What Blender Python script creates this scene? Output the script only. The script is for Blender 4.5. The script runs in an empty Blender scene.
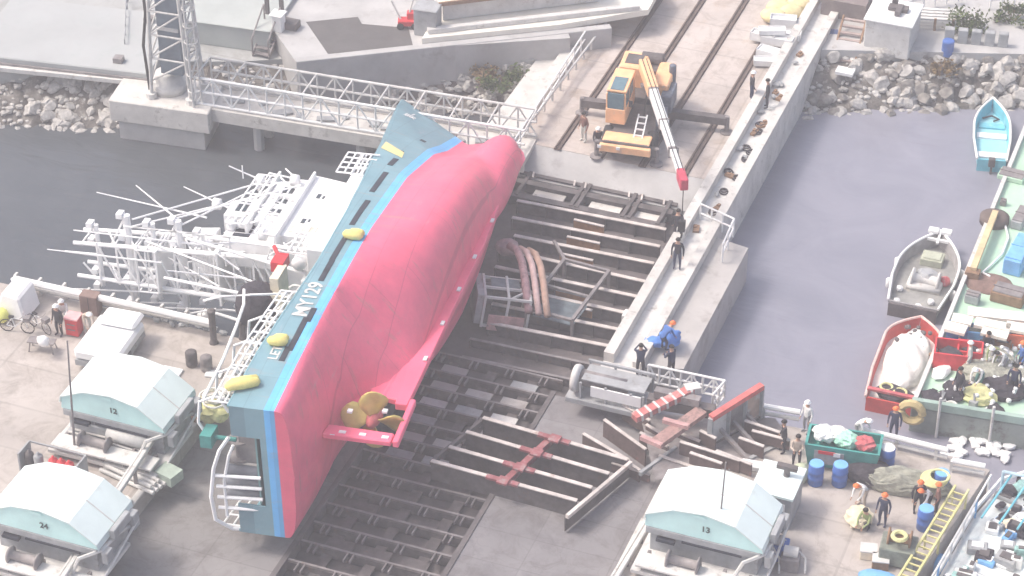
import bpy, bmesh, math, random
from mathutils import Vector, Matrix
random.seed(7)
R = math.radians
scn = bpy.context.scene
COL = scn.collection
# ---------------------------------------------------------------- camera
FPX = 2490.0; HC = 70.6
PIT = math.atan(1788/2490); YAW = math.atan(1173/math.hypot(1788, 2490))
fw = Vector((-math.sin(YAW)*math.cos(PIT), math.cos(YAW)*math.cos(PIT), -math.sin(PIT)))
rt = Vector((math.cos(YAW), math.sin(YAW), 0)); up = rt.cross(fw)
CAM = -fw*(HC/math.sin(PIT))
cd = bpy.data.cameras.new('camera'); cam = bpy.data.objects.new('camera', cd); COL.objects.link(cam)
cam.location = CAM
cam.rotation_euler = Matrix((rt, up, -fw)).transposed().to_euler()
cd.sensor_width = 36; cd.lens = FPX/1024*36; cd.clip_end = 5000; cd.clip_start = 1
scn.camera = cam
def W(x, y, z=0.0):
    d = fw*FPX + rt*(x-512) + up*(288-y)
    return CAM + d*((z-CAM.z)/d.z)

# ---------------------------------------------------------------- materials
MATS = {}
def mat(name, c, rough=.75, var=.18, scale=2.0, c2=None, bump=.15, metal=0.0, spec=.3, detail=6, stain=None, bscale=None):
    if name in MATS: return MATS[name]
    m = bpy.data.materials.new(name); m.use_nodes = True; MATS[name] = m
    n = m.node_tree.nodes; l = m.node_tree.links; b = n['Principled BSDF']
    b.inputs['Roughness'].default_value = rough; b.inputs['Metallic'].default_value = metal
    b.inputs['Specular IOR Level'].default_value = spec
    tc = n.new('ShaderNodeTexCoord'); no = n.new('ShaderNodeTexNoise')
    no.inputs['Scale'].default_value = scale; no.inputs['Detail'].default_value = detail; no.inputs['Roughness'].default_value = .65
    l.new(tc.outputs['Object'], no.inputs['Vector'])
    r = n.new('ShaderNodeValToRGB'); l.new(no.outputs['Fac'], r.inputs['Fac'])
    lo = c2 if c2 else tuple(v*(1-var) for v in c); hi = tuple(min(1, v*(1+var)) for v in c)
    e = r.color_ramp.elements; e[0].position = .33; e[1].position = .67
    e[0].color = (*lo, 1); e[1].color = (*hi, 1)
    last = r.outputs['Color']
    if stain:
        n2 = n.new('ShaderNodeTexNoise'); n2.inputs['Scale'].default_value = stain[1]; n2.inputs['Detail'].default_value = 8; n2.inputs['Roughness'].default_value = .7
        l.new(tc.outputs['Object'], n2.inputs['Vector'])
        r2 = n.new('ShaderNodeValToRGB'); r2.color_ramp.elements[0].position = stain[2]; r2.color_ramp.elements[1].position = stain[2]+.14
        l.new(n2.outputs['Fac'], r2.inputs['Fac'])
        mx = n.new('ShaderNodeMix'); mx.data_type = 'RGBA'; l.new(r2.outputs['Color'], mx.inputs['Factor'])
        l.new(last, mx.inputs[6]); mx.inputs[7].default_value = (*stain[0], 1); last = mx.outputs[2]
    l.new(last, b.inputs['Base Color'])
    if bump:
        bp = n.new('ShaderNodeBump'); bp.inputs['Strength'].default_value = bump; bp.inputs['Distance'].default_value = .05
        n3 = n.new('ShaderNodeTexNoise'); n3.inputs['Scale'].default_value = bscale or scale*5; n3.inputs['Detail'].default_value = 4
        l.new(tc.outputs['Object'], n3.inputs['Vector']); l.new(n3.outputs['Fac'], bp.inputs['Height']); l.new(bp.outputs['Normal'], b.inputs['Normal'])
    return m
white = mat('white_paint', (.78,.78,.77), .5, .06, 1.5, stain=((.6,.56,.52), 1.3, .64))
offw = mat('weathered_white', (.58,.57,.55), .7, .14, 1.2, stain=((.36,.33,.3), 1.8, .57))
conc = mat('pale_concrete', (.42,.40,.385), .9, .12, .35, stain=((.29,.265,.25), .55, .55), bump=.25)
conc_w = mat('bleached_concrete', (.56,.54,.51), .9, .14, .8, stain=((.3,.28,.26), 1.5, .56), bump=.3)
conc_g = mat('grey_concrete', (.42,.415,.41), .9, .12, .5, stain=((.31,.3,.295), .7, .56), bump=.3)
rampm0 = mat('dark_ramp_concrete', (.17,.16,.158), .85, .12, .3, stain=((.12,.11,.105), .5, .55), bump=.3)
slabm = mat('slab_asphalt', (.175,.165,.17), .85, .1, .4, stain=((.13,.12,.125), .9, .55), bump=.3)
asph = mat('asphalt_patch', (.11,.105,.105), .9, .15, .6, bump=.3)
orangec = mat('rust_stained_concrete', (.52,.465,.425), .85, .12, .3, stain=((.45,.36,.29), .6, .55), bump=.2)
pitm = mat('oily_pit_floor', (.12,.108,.11), .7, .3, .5, stain=((.19,.165,.16), .9, .56), bump=.5)
steel = mat('dark_steel', (.11,.098,.098), .65, .35, 1.6, stain=((.15,.09,.065), 2.5, .6), spec=.4)
steel2 = mat('grey_steel', (.22,.2,.2), .6, .3, 1.6, stain=((.2,.13,.1), 2.2, .6), spec=.4)
rail_m = mat('rusty_rail', (.13,.095,.08), .7, .3, 2)
flange = mat('worn_steel_edge', (.55,.5,.47), .6, .25, 1.5, stain=((.3,.19,.14), 1.2, .58))
rust = mat('rust', (.32,.16,.07), .8, .35, 2.5)
redp = mat('faded_red_paint', (.5,.12,.13), .6, .25, 2.5, stain=((.5,.42,.4), 2.2, .58))
maroon = mat('worn_maroon_paint', (.3,.1,.11), .7, .3, 2.5, stain=((.3,.25,.24), 2.6, .5))
pinkp = mat('pinkish_primer', (.5,.3,.29), .6, .25, 2, stain=((.2,.12,.1), 2.6, .58))
orange = mat('crane_orange', (.88,.5,.27), .5, .14, 1.5, stain=((.6,.5,.42), 2.4, .56))
black = mat('black_rubber', (.03,.03,.032), .8, .2, 4)
glass = mat('dark_window', (.035,.05,.06), .12, .2, 2, bump=0, spec=.6)
teal = mat('pale_teal_panel', (.56,.82,.8), .55, .08, .6, stain=((.66,.8,.8), .5, .6), bump=.05)
roofw = mat('white_roof_sheet', (.72,.82,.8), .55, .06, .6, stain=((.6,.66,.63), 1.1, .6), bump=.05)
greym = mat('machine_grey', (.33,.34,.35), .65, .2, 1.3, stain=((.2,.18,.17), 2, .58))
blue = mat('blue_plastic', (.06,.14,.42), .45, .15, 2)
lblue = mat('sky_blue_plastic', (.18,.42,.75), .5, .15, 2)
red = mat('red_plastic', (.6,.04,.05), .5, .15, 2)
green = mat('teal_green_tarp', (.05,.24,.22), .7, .25, 1.5)
gdeck = mat('green_deck_paint', (.42,.6,.46), .7, .12, .35, stain=((.55,.6,.5), .6, .56), bump=.2)
brown = mat('brown_wood', (.25,.15,.09), .8, .3, 3)
yellow = mat('yellow_paint', (.72,.6,.12), .55, .15, 2)
yelg = mat('yellow_hose', (.62,.6,.3), .7, .2, 3)
net = mat('fishing_net', (.36,.36,.3), .95, .35, 6, bump=.8)
netd = mat('dark_net', (.05,.045,.055), .95, .4, 5, bump=.8)
wood = mat('pale_timber', (.72,.64,.5), .8, .15, 2)
skin = mat('skin', (.5,.3,.21), .6, .05, 5, bump=0)
rope = mat('white_rope', (.75,.73,.68), .9, .12, 8)
tq = mat('turquoise_paint', (.16,.5,.6), .5, .15, 1.4, stain=((.5,.68,.7), 1.2, .58))
rockm = mat('pale_rock', (.42,.405,.385), .95, .35, 1.3, stain=((.2,.185,.17), 1.1, .56), bump=.6)
rockd = mat('wet_rock', (.22,.205,.19), .8, .4, 1.3, bump=.6)
bank = mat('shore_bank_rubble', (.13,.12,.11), .95, .45, 1.8, bump=.9, stain=((.36,.34,.32), 2.6, .55))
leaf = mat('shrub_leaf', (.085,.12,.035), .8, .45, 3, bump=0)
leafd = mat('dry_leaf', (.22,.15,.07), .8, .35, 3, bump=0)
gold = mat('bronze_propeller', (.62,.5,.16), .45, .12, 2, metal=.35)
zinc = mat('zinc_anode', (.85,.85,.85), .5, .05, 2)
tarp = mat('white_sheet', (.8,.8,.8), .6, .06, 1.2)

# ---------------------------------------------------------------- builders
class MB:
    def __init__(s): s.bm = bmesh.new()
    def box(s, c, d, rz=0, M=None):
        r = bmesh.ops.create_cube(s.bm, size=1)
        m = Matrix.Translation(c) @ Matrix.Rotation(rz, 4, 'Z') @ (M or Matrix()) @ Matrix.Diagonal((*d, 1))
        bmesh.ops.transform(s.bm, matrix=m, verts=r['verts']); return s
    def bar(s, a, b, w=.1, h=None, upv=(0,0,1)):
        a = Vector(a); b = Vector(b); h = h or w; d = b-a; L = d.length
        if L < 1e-5: return s
        y = d/L; x = y.cross(Vector(upv))
        if x.length < 1e-3: x = y.cross(Vector((1,0,0)))
        x.normalize(); z = x.cross(y)
        m = Matrix.Translation((a+b)/2) @ Matrix((x, y, z)).transposed().to_4x4() @ Matrix.Diagonal((w, L, h, 1))
        r = bmesh.ops.create_cube(s.bm, size=1); bmesh.ops.transform(s.bm, matrix=m, verts=r['verts']); return s
    def tube(s, a, b, r=.05, r2=None, n=8):
        a = Vector(a); b = Vector(b); d = b-a; L = d.length
        if L < 1e-5: return s
        q = Vector((0,0,1)).rotation_difference(d.normalized()).to_matrix().to_4x4()
        g = bmesh.ops.create_cone(s.bm, cap_ends=True, segments=n, radius1=r, radius2=r if r2 is None else r2, depth=L)
        bmesh.ops.transform(s.bm, matrix=Matrix.Translation((a+b)/2) @ q, verts=g['verts']); return s
    def path(s, pts, r=.05, n=6, closed=False):
        pts = [Vector(p) for p in pts]; N = len(pts); rings = []
        for i, p in enumerate(pts):
            d = (pts[(i+1) % N]-pts[i-1]) if closed else (pts[min(i+1, N-1)]-pts[max(i-1, 0)])
            d.normalize(); x = d.cross(Vector((0,0,1)))
            if x.length < 1e-3: x = d.cross(Vector((1,0,0)))
            x.normalize(); y = d.cross(x)
            rings.append([s.bm.verts.new(p + (x*math.cos(2*math.pi*k/n)+y*math.sin(2*math.pi*k/n))*r) for k in range(n)])
        for i in range(N if closed else N-1):
            A, B = rings[i], rings[(i+1) % N]
            for k in range(n): s.bm.faces.new((A[k], A[(k+1) % n], B[(k+1) % n], B[k]))
        if not closed: s.bm.faces.new(rings[0][::-1]); s.bm.faces.new(rings[-1])
        return s
    def prism(s, poly, z0, z1):
        lo = [s.bm.verts.new((p[0], p[1], z0)) for p in poly]; hi = [s.bm.verts.new((p[0], p[1], z1)) for p in poly]
        N = len(poly); s.bm.faces.new(lo[::-1]); s.bm.faces.new(hi)
        for i in range(N): s.bm.faces.new((lo[i], lo[(i+1) % N], hi[(i+1) % N], hi[i]))
        return s
    def slab(s, pts, off):   # 3D polygon swept by a vector
        off = Vector(off); lo = [s.bm.verts.new(Vector(p)) for p in pts]; hi = [s.bm.verts.new(Vector(p)+off) for p in pts]
        N = len(pts); s.bm.faces.new(lo[::-1]); s.bm.faces.new(hi)
        for i in range(N): s.bm.faces.new((lo[i], lo[(i+1) % N], hi[(i+1) % N], hi[i]))
        return s
    def ball(s, c, r, sub=2, jit=0, sq=(1,1,1)):
        g = bmesh.ops.create_icosphere(s.bm, subdivisions=sub, radius=1)
        for v in g['verts']:
            k = 1+random.uniform(-jit, jit)
            v.co = Vector((v.co.x*sq[0]*r*k, v.co.y*sq[1]*r*k, v.co.z*sq[2]*r*k))+Vector(c)
        return s
    def lathe(s, c, prof, n=14, axis='Z'):
        rings = []
        for r, z in prof:
            ring = []
            for k in range(n):
                a = 2*math.pi*k/n; p = Vector((r*math.cos(a), r*math.sin(a), z))
                if axis == 'Y': p = Vector((p.x, p.z, p.y))
                if axis == 'X': p = Vector((p.z, p.x, p.y))
                ring.append(s.bm.verts.new(p+Vector(c)))
            rings.append(ring)
        for A, B in zip(rings, rings[1:]):
            for k in range(n): s.bm.faces.new((A[k], A[(k+1) % n], B[(k+1) % n], B[k]))
        s.bm.faces.new(rings[0][::-1]); s.bm.faces.new(rings[-1]); return s
    def torus(s, c, R_, r, axis='Z', n=20, arc=2*math.pi, a0=0):
        N = n if arc > 6.2 else n+1; pts = []
        for k in range(N):
            a = a0+arc*k/n; p = Vector((R_*math.cos(a), R_*math.sin(a), 0))
            if axis == 'X': p = Vector((0, p.x, p.y))
            if axis == 'Y': p = Vector((p.x, 0, p.y))
            pts.append(p+Vector(c))
        return s.path(pts, r, 6, arc > 6.2)
    def done(s, name, m, parent=None, smooth=False, bevel=0):
        bmesh.ops.recalc_face_normals(s.bm, faces=s.bm.faces)
        me = bpy.data.meshes.new(name); s.bm.to_mesh(me); s.bm.free()
        ms = m if isinstance(m, (list, tuple)) else [m]
        for x in ms: me.materials.append(x)
        if smooth:
            for p in me.polygons: p.use_smooth = True
        o = bpy.data.objects.new(name, me); COL.objects.link(o)
        if parent: o.parent = parent
        if bevel:
            b = o.modifiers.new('bevel', 'BEVEL'); b.width = bevel; b.segments = 1; b.limit_method = 'ANGLE'
        return o
def tag(o, label=None, cat=None, group=None, kind=None):
    if label: o['label'] = label
    if cat: o['category'] = cat
    if group: o['group'] = group
    if kind: o['kind'] = kind
    return o
def thing(name, loc, rz, label, cat, group=None):
    o = bpy.data.objects.new(name, None); COL.objects.link(o); o.empty_display_size = .3
    o.location = loc; o.rotation_euler = (0, 0, rz); return tag(o, label, cat, group)
def copy_tree(o, parent=None):
    c = o.copy(); COL.objects.link(c)
    if parent: c.parent = parent
    for ch in list(o.children): copy_tree(ch, c)
    return c
def dup(o, loc, rz=0, label=None, scale=None, group=None):
    c = copy_tree(o); c.location = loc; c.rotation_euler = (0, 0, rz)
    if label: c['label'] = label
    if group: c['group'] = group
    if scale: c.scale = scale if isinstance(scale, (tuple, list)) else (scale,)*3
    return c
def single(mb, name, m, loc, rz, label, cat, group=None, smooth=False, bevel=0):
    o = mb.done(name, m, None, smooth, bevel); o.location = loc; o.rotation_euler = (0,0,rz)
    return tag(o, label, cat, group)
def struct(mb, name, m):
    return tag(mb.done(name, m), kind='structure')
def interp(tab, x):
    if x <= tab[0][0]: return tab[0][1]
    for (a, u), (b, v) in zip(tab, tab[1:]):
        if x <= b: return u+(v-u)*(x-a)/(b-a)
    return tab[-1][1]
def yaw_of(a, b):  # rotation that turns local +Y onto a->b
    return math.atan2(-(b[0]-a[0]), b[1]-a[1])

# ---------------------------------------------------------------- world & light
SUN_EL, SUN_AZ = 56, -105      # azimuth measured from +Y towards +X
w = bpy.data.worlds.new('World'); scn.world = w; w.use_nodes = True
nt = w.node_tree; sky = nt.nodes.new('ShaderNodeTexSky'); sky.sky_type = 'NISHITA'; sky.sun_disc = False
sky.sun_elevation = R(SUN_EL); sky.sun_rotation = R(SUN_AZ); sky.air_density = 1.0; sky.dust_density = 6.0; sky.ozone_density = 1.0
nt.links.new(sky.outputs['Color'], nt.nodes['Background'].inputs['Color']); nt.nodes['Background'].inputs['Strength'].default_value = .15
sd = bpy.data.lights.new('sun', 'SUN'); so = bpy.data.objects.new('sun', sd); COL.objects.link(so)
sd.energy = 1.5; sd.angle = R(11); sd.color = (1, .94, .87)
az, el = R(SUN_AZ), R(SUN_EL)
sdir = Vector((math.sin(az)*math.cos(el), math.cos(az)*math.cos(el), math.sin(el)))
so.rotation_euler = sdir.to_track_quat('Z', 'Y').to_euler(); so.location = (0, 0, 60)
scn.view_settings.view_transform = 'Standard'; scn.view_settings.look = 'None'; scn.view_settings.gamma = 1
scn.view_settings.exposure = .72; scn.view_settings.use_curve_mapping = False
scn.cycles.use_denoising = True
scn.cycles.max_bounces = 6; scn.cycles.volume_bounces = 1

# ---------------------------------------------------------------- water & ground
WZ = -2.2
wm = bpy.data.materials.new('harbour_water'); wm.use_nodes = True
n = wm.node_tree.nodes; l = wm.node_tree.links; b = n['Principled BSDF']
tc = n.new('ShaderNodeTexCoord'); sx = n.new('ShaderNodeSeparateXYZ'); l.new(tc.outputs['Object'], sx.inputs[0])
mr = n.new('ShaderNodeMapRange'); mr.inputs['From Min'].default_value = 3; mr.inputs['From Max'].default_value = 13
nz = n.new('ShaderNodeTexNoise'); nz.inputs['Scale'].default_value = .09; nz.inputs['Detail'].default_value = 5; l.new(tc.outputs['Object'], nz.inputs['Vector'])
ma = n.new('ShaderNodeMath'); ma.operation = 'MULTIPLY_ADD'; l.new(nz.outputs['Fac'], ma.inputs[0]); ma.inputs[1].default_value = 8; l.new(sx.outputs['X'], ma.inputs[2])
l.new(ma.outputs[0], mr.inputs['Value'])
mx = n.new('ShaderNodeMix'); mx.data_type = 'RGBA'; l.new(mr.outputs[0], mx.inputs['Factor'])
mx.inputs[6].default_value = (.068,.078,.088,1); mx.inputs[7].default_value = (.235,.238,.285,1)  # paler lavender on the right: hazy sky reflection painted into the base colour
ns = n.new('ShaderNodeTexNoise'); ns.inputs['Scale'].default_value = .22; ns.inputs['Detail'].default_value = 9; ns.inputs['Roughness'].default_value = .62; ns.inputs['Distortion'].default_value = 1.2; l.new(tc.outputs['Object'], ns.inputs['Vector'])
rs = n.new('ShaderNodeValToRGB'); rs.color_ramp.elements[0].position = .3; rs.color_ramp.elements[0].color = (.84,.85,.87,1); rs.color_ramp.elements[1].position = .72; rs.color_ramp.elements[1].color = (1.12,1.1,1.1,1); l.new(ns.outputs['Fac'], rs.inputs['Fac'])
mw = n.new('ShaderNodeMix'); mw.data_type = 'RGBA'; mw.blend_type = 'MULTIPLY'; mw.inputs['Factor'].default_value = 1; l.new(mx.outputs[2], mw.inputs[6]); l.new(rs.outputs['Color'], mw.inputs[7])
rr_ = n.new('ShaderNodeMapRange'); rr_.inputs['To Min'].default_value = .08; rr_.inputs['To Max'].default_value = .3; l.new(ns.outputs['Fac'], rr_.inputs['Value']); l.new(rr_.outputs[0], b.inputs['Roughness'])
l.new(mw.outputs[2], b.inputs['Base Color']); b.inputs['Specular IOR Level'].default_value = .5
mp = n.new('ShaderNodeMapping'); mp.inputs['Scale'].default_value = (.35, 1.1, 1); mp.inputs['Rotation'].default_value = (0,0,R(-25)); l.new(tc.outputs['Object'], mp.inputs[0])
wv = n.new('ShaderNodeTexNoise'); wv.inputs['Scale'].default_value = 1.1; wv.inputs['Detail'].default_value = 4; wv.inputs['Distortion'].default_value = .6; l.new(mp.outputs[0], wv.inputs['Vector'])
st = n.new('ShaderNodeMapRange'); st.inputs['From Min'].default_value = -24; st.inputs['From Max'].default_value = -6; st.inputs['To Min'].default_value = .55; st.inputs['To Max'].default_value = .34
l.new(sx.outputs['X'], st.inputs['Value'])
bp = n.new('ShaderNodeBump'); bp.inputs['Distance'].default_value = .17; l.new(st.outputs[0], bp.inputs['Strength']); l.new(wv.outputs['Fac'], bp.inputs['Height']); l.new(bp.outputs['Normal'], b.inputs['Normal'])
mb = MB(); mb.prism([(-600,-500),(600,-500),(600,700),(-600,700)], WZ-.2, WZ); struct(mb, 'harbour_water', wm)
mb = MB(); mb.prism([(-1500,-1500),(1500,-1500),(1500,1500),(-1500,1500)], -9, -8.5); struct(mb, 'sea_bed_ground', bank)

# joints in concrete aprons
def slabbed(name, c, c2, jw=.012, sc=.18, rot=0, joint=None):
    m = mat(name, c, .9, .12, .3, stain=(c2, .45, .54), bump=.25)
    n = m.node_tree.nodes; l = m.node_tree.links; b = n['Principled BSDF']
    src = b.inputs['Base Color'].links[0].from_socket
    tc = n.new('ShaderNodeTexCoord'); mp = n.new('ShaderNodeMapping'); mp.inputs['Rotation'].default_value = (0,0,rot); l.new(tc.outputs['Object'], mp.inputs[0])
    br = n.new('ShaderNodeTexBrick'); br.inputs['Scale'].default_value = sc; br.inputs['Mortar Size'].default_value = jw; br.inputs['Mortar Smooth'].default_value = .3
    br.offset = 0; br.inputs['Brick Width'].default_value = .9; br.inputs['Row Height'].default_value = .5; l.new(mp.outputs[0], br.inputs['Vector'])
    br.inputs['Color1'].default_value = (1,1,1,1); br.inputs['Color2'].default_value = (.9,.9,.9,1); br.inputs['Mortar'].default_value = (.8,.8,.8,1)
    mx = n.new('ShaderNodeMix'); mx.data_type = 'RGBA'; mx.blend_type = 'MULTIPLY'; mx.inputs['Factor'].default_value = 1
    l.new(src, mx.inputs[6]); l.new(br.outputs['Color'], mx.inputs[7]); gn = n.new('ShaderNodeTexNoise'); gn.inputs['Scale'].default_value = .8; gn.inputs['Detail'].default_value = 12; gn.inputs['Roughness'].default_value = .72; gn.inputs['Distortion'].default_value = .8; l.new(tc.outputs['Object'], gn.inputs['Vector'])
    gr = n.new('ShaderNodeValToRGB'); gr.color_ramp.elements[0].position = .36; gr.color_ramp.elements[0].color = (.78,.765,.75,1); gr.color_ramp.elements[1].position = .52; gr.color_ramp.elements[1].color = (1,1,1,1); l.new(gn.outputs['Fac'], gr.inputs['Fac'])
    mg2 = n.new('ShaderNodeMix'); mg2.data_type = 'RGBA'; mg2.blend_type = 'MULTIPLY'; mg2.inputs['Factor'].default_value = 1; l.new(mx.outputs[2], mg2.inputs[6]); l.new(gr.outputs['Color'], mg2.inputs[7])
    vr = n.new('ShaderNodeTexVoronoi'); vr.feature = 'DISTANCE_TO_EDGE'; vr.inputs['Scale'].default_value = .33; vd = n.new('ShaderNodeVectorMath'); vd.operation = 'ADD'; l.new(tc.outputs['Object'], vd.inputs[0]); l.new(gn.outputs['Color'], vd.inputs[1]); l.new(vd.outputs[0], vr.inputs['Vector'])
    cr_ = n.new('ShaderNodeValToRGB'); cr_.color_ramp.elements[0].position = .0; cr_.color_ramp.elements[0].color = (.84,.83,.82,1); cr_.color_ramp.elements[1].position = .008; cr_.color_ramp.elements[1].color = (1,1,1,1); l.new(vr.outputs['Distance'], cr_.inputs['Fac'])
    mg3 = n.new('ShaderNodeMix'); mg3.data_type = 'RGBA'; mg3.blend_type = 'MULTIPLY'; mg3.inputs['Factor'].default_value = 1; l.new(mg2.outputs[2], mg3.inputs[6]); l.new(cr_.outputs['Color'], mg3.inputs[7])
    l.new(mg3.outputs[2], b.inputs['Base Color']); return m
quaym = slabbed('quay_slabs', (.45,.41,.38), (.33,.295,.27))
slabj = slabbed('slab_joints', (.235,.226,.234), (.17,.163,.17), .008, .25)
rampm = slabbed('dark_ramp', (.24,.228,.226), (.185,.175,.172), .006, .16)
slipj = slabbed('upper_slip_slabs', (.5,.445,.41), (.46,.375,.315), .01, .16)
yardm = slabbed('yard_slabs', (.38,.39,.385), (.33,.34,.335), .006, .1)
def P2(*q): return [(v.x, v.y) for v in q]
# left quay: from the far left to the ramp edge
e1, e2 = W(205,430,-.8), W(105,576,-.8)
LQX = e1.x
mb = MB(); mb.prism([(-80,-70),(LQX,-70),(LQX,-8.4),(-23.5,-8.5),(-80,-9.5)], -3.5, 0); struct(mb, 'left_quay_ground', quaym)
mb = MB(); mb.box((LQX-.16,-39.2,.03),(.3,61.4,.12)); struct(mb, 'left_quay_kerb', conc_w)
TX0, TX1 = -2.5, 4.5
mb = MB(); mb.prism([(LQX,-70),(TX0,-70),(TX0,-9),(LQX,-9)], -3.5, -.8); struct(mb, 'left_ramp_ground', rampm)
mb = MB(); mb.prism([(TX1,-70),(11.3,-70),(11.3,-6.2),(TX1,-6.2)], -3.5, -.8); struct(mb, 'right_slab_ground', slabj)
mb = MB(); mb.prism([(TX0,-70),(TX1,-70),(TX1,-6.2),(6.3,-6.2),(6.3,12.6),(-4.6,12.6),(-4.6,-9),(TX0,-9)], -3.6, -1.5); struct(mb, 'slipway_pit_floor', pitm)
# right quay
mb = MB(); mb.prism([(11.3,-70)]+P2(W(840,700),W(912,584),W(990,470),W(955,457))+[(14.2,-5.6),(13.2,-6.2),(11.3,-6.2)], -3.5, 0); struct(mb, 'right_quay_ground', quaym)
mb = MB(); mb.box((11.42,-39,.06),(.22,50,.14)); struct(mb, 'right_quay_kerb', conc_w)
# slip head concrete (crane stands here)
mb = MB(); mb.prism([(-4.6,12.6),(5.9,12.6),(5.9,90),(-4.6,90)], -3.5, 0); struct(mb, 'upper_slipway_ground', slipj)
for i, x in enumerate((-2.25, .1, 2.45, 4.75)):
    mb = MB(); mb.box((x, 51, .004), (.42, 77, .012)); mb.box((x-.12, 51, .05), (.08, 77, .09)); mb.box((x+.12, 51, .05), (.08, 77, .09)); struct(mb, 'slipway_rail_track', rail_m)
# left curb walkway along upper slip
mb = MB(); mb.box((-5.0, 51, -.2), (.8, 77.5, 1.0)); struct(mb, 'left_slipway_kerb', conc_w)
mb = MB(); mb.box((-6.0, 51, -.5), (1.2, 77.2, .8)); struct(mb, 'left_slipway_walkway', conc_w)
# pier to the right of the slip
mb = MB(); mb.box((6.35, 45, -1.45), (.5, 98, 4.1)); mb.box((7.75, 45, -1.6), (.45, 98, 4.0)); struct(mb, 'pier_kerb_walls', conc_w)
mb = MB(); mb.prism([(6.1,-6),(7.9,-6),(7.9,94),(6.1,94)], -3.5, .08); struct(mb, 'pier_walkway_floor', offw)
mb = MB(); mb.prism([(7.98,-3.5),(9.7,-3.0),(9.7,7.6),(7.98,7.9)], -3.5, -.15); struct(mb, 'pier_landing_floor', conc)
# pit left wall, behind the ship
mb = MB(); mb.box((-4.75,2,-1.5),(.3,21,3.9)); struct(mb, 'slipway_left_wall', conc_w)
# north shore
shore = [(-90,8.0),(-34,9.2),(-27,11.6),(-21.8,13.6),(-17.6,15.8),(-11,18.3),(-6.65,19.5)]
yp = [(a, b_+ (0 if a < -30 else 1.2)) for a, b_ in shore]
mb = MB(); mb.prism(yp+[(-6.65,400),(-90,400)], -3.5, 0); struct(mb, 'left_shore_yard_ground', yardm)
mb = MB(); mb.prism([(8.0,27.6),(20,31.6),(60,44),(60,400),(8.0,400)], -3.5, 0); struct(mb, 'right_shore_ground', conc_g)
# rubble banks between yard and water
BANKS = {}
def bankmesh(top, bot, name):
    mb = MB(); N = len(top); rows = []
    for j in range(9):
        u = j/8; row = []
        for (a, b_) in zip(top, bot):
            p = Vector(a).lerp(Vector(b_), u); z = -.25-3.1*u
            row.append((p.x, p.y, z))
        rows.append(row)
    fine = []
    for row in rows:
        f = []
        for a, b_ in zip(row, row[1:]):
            for k in range(10): f.append(Vector(a).lerp(Vector(b_), k/10)+Vector((random.uniform(-.1,.1), random.uniform(-.1,.1), random.uniform(-.22,.22))))
        f.append(Vector(row[-1])); fine.append([mb.bm.verts.new(v) for v in f])
    for A, B in zip(fine, fine[1:]):
        for i in range(len(A)-1): mb.bm.faces.new((A[i], A[i+1], B[i+1], B[i]))
    BANKS[name] = rows; return tag(mb.done(name, bank), kind='structure')
bankmesh([(-60,9.6),(-34,10.4),(-27,12.9),(-21.8,14.9),(-17.6,17.1),(-11,19.6),(-6.6,20.8)], [(-60,3.5),(-34,4.5),(-28,6.8),(-22,10),(-16,13.4),(-10,15.6),(-5,17.4)], 'left_shore_bank')
bankmesh([(7.9,28.2),(14,30.0),(20,31.9),(40,38.5)], [(7.9,22.0),(14,25.2),(20,28.2),(40,36)], 'right_shore_bank')
# ================================================================ the capsized ship (local frame: x = beam, y = length, z = keel to deck)
def ship_axes(yaw, roll, pitch):
    cy, sy, cp, sp = math.cos(yaw), math.sin(yaw), math.cos(pitch), math.sin(pitch)
    s = Vector((-sy*cp, cy*cp, sp)); h = Vector((cy, sy, 0)); w_ = h.cross(s)
    return w_*math.cos(roll)-h*math.sin(roll), s, -h*math.cos(roll)-w_*math.sin(roll)
SB, SS, ST = ship_axes(.125, .039, -.064); SO = Vector((1.935, -20.181, 3.821))
SM = Matrix((SB, SS, ST)).transposed().to_4x4(); SM.translation = SO
ship = bpy.data.objects.new('capsized_fishing_ship', None); COL.objects.link(ship); ship.matrix_world = SM
tag(ship, 'large blue and red fishing ship lying on its side across the slipway', 'ship')
def unship(px, py, b):      # pixel on the plane of constant beam -> (s, t)
    d = fw*FPX + rt*(px-512) + up*(288-py)
    r = Matrix((d, -SS, -ST)).transposed().inverted() @ (SO+SB*b-CAM); return r[1], r[2]
LS = 33.8; T1 = 4.38
Dk = lambda s: interp([(0,6.4),(4,6.28),(8,5.98),(11,5.85),(16,5.98),(20,6.3),(25,6.85),(27.5,7.35),(30,7.85),(33.8,8.6)], s)
smax = lambda t: interp([(.7,28.6),(1.1,29.6),(1.8,30.3),(2.6,30.4),(3.3,29.9),(4.05,29.6),(6.3,31.7),(8.6,33.8),(9.2,34.2)], t)
keel = lambda s: interp([(0,3.8),(4,3.5),(5.8,3.25),(6.6,2.6),(7.6,1.7),(9.5,1.2),(12,1.08),(25,1.0),(28,.78),(33,.75)], s)
fD = [(0,.04),(.5,.4),(1,.68),(2.5,1.3),(5,2.0),(8,2.85),(11,3.4),(15,3.8),(20,3.95)]
fW = [(0,.05),(1,.35),(2.8,.95),(5.2,2.05),(9.9,3.3),(15.8,3.88),(20,3.95)]
gS = [(0,.82),(3,.9),(7,.97),(12,1)]
nS = [(0,3.0),(4,1.9),(6.5,1.15),(9,.95),(11.5,1.5),(14.5,2.8),(18,4.2),(21.5,3.8),(25,2.3),(31,1.3)]
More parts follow.
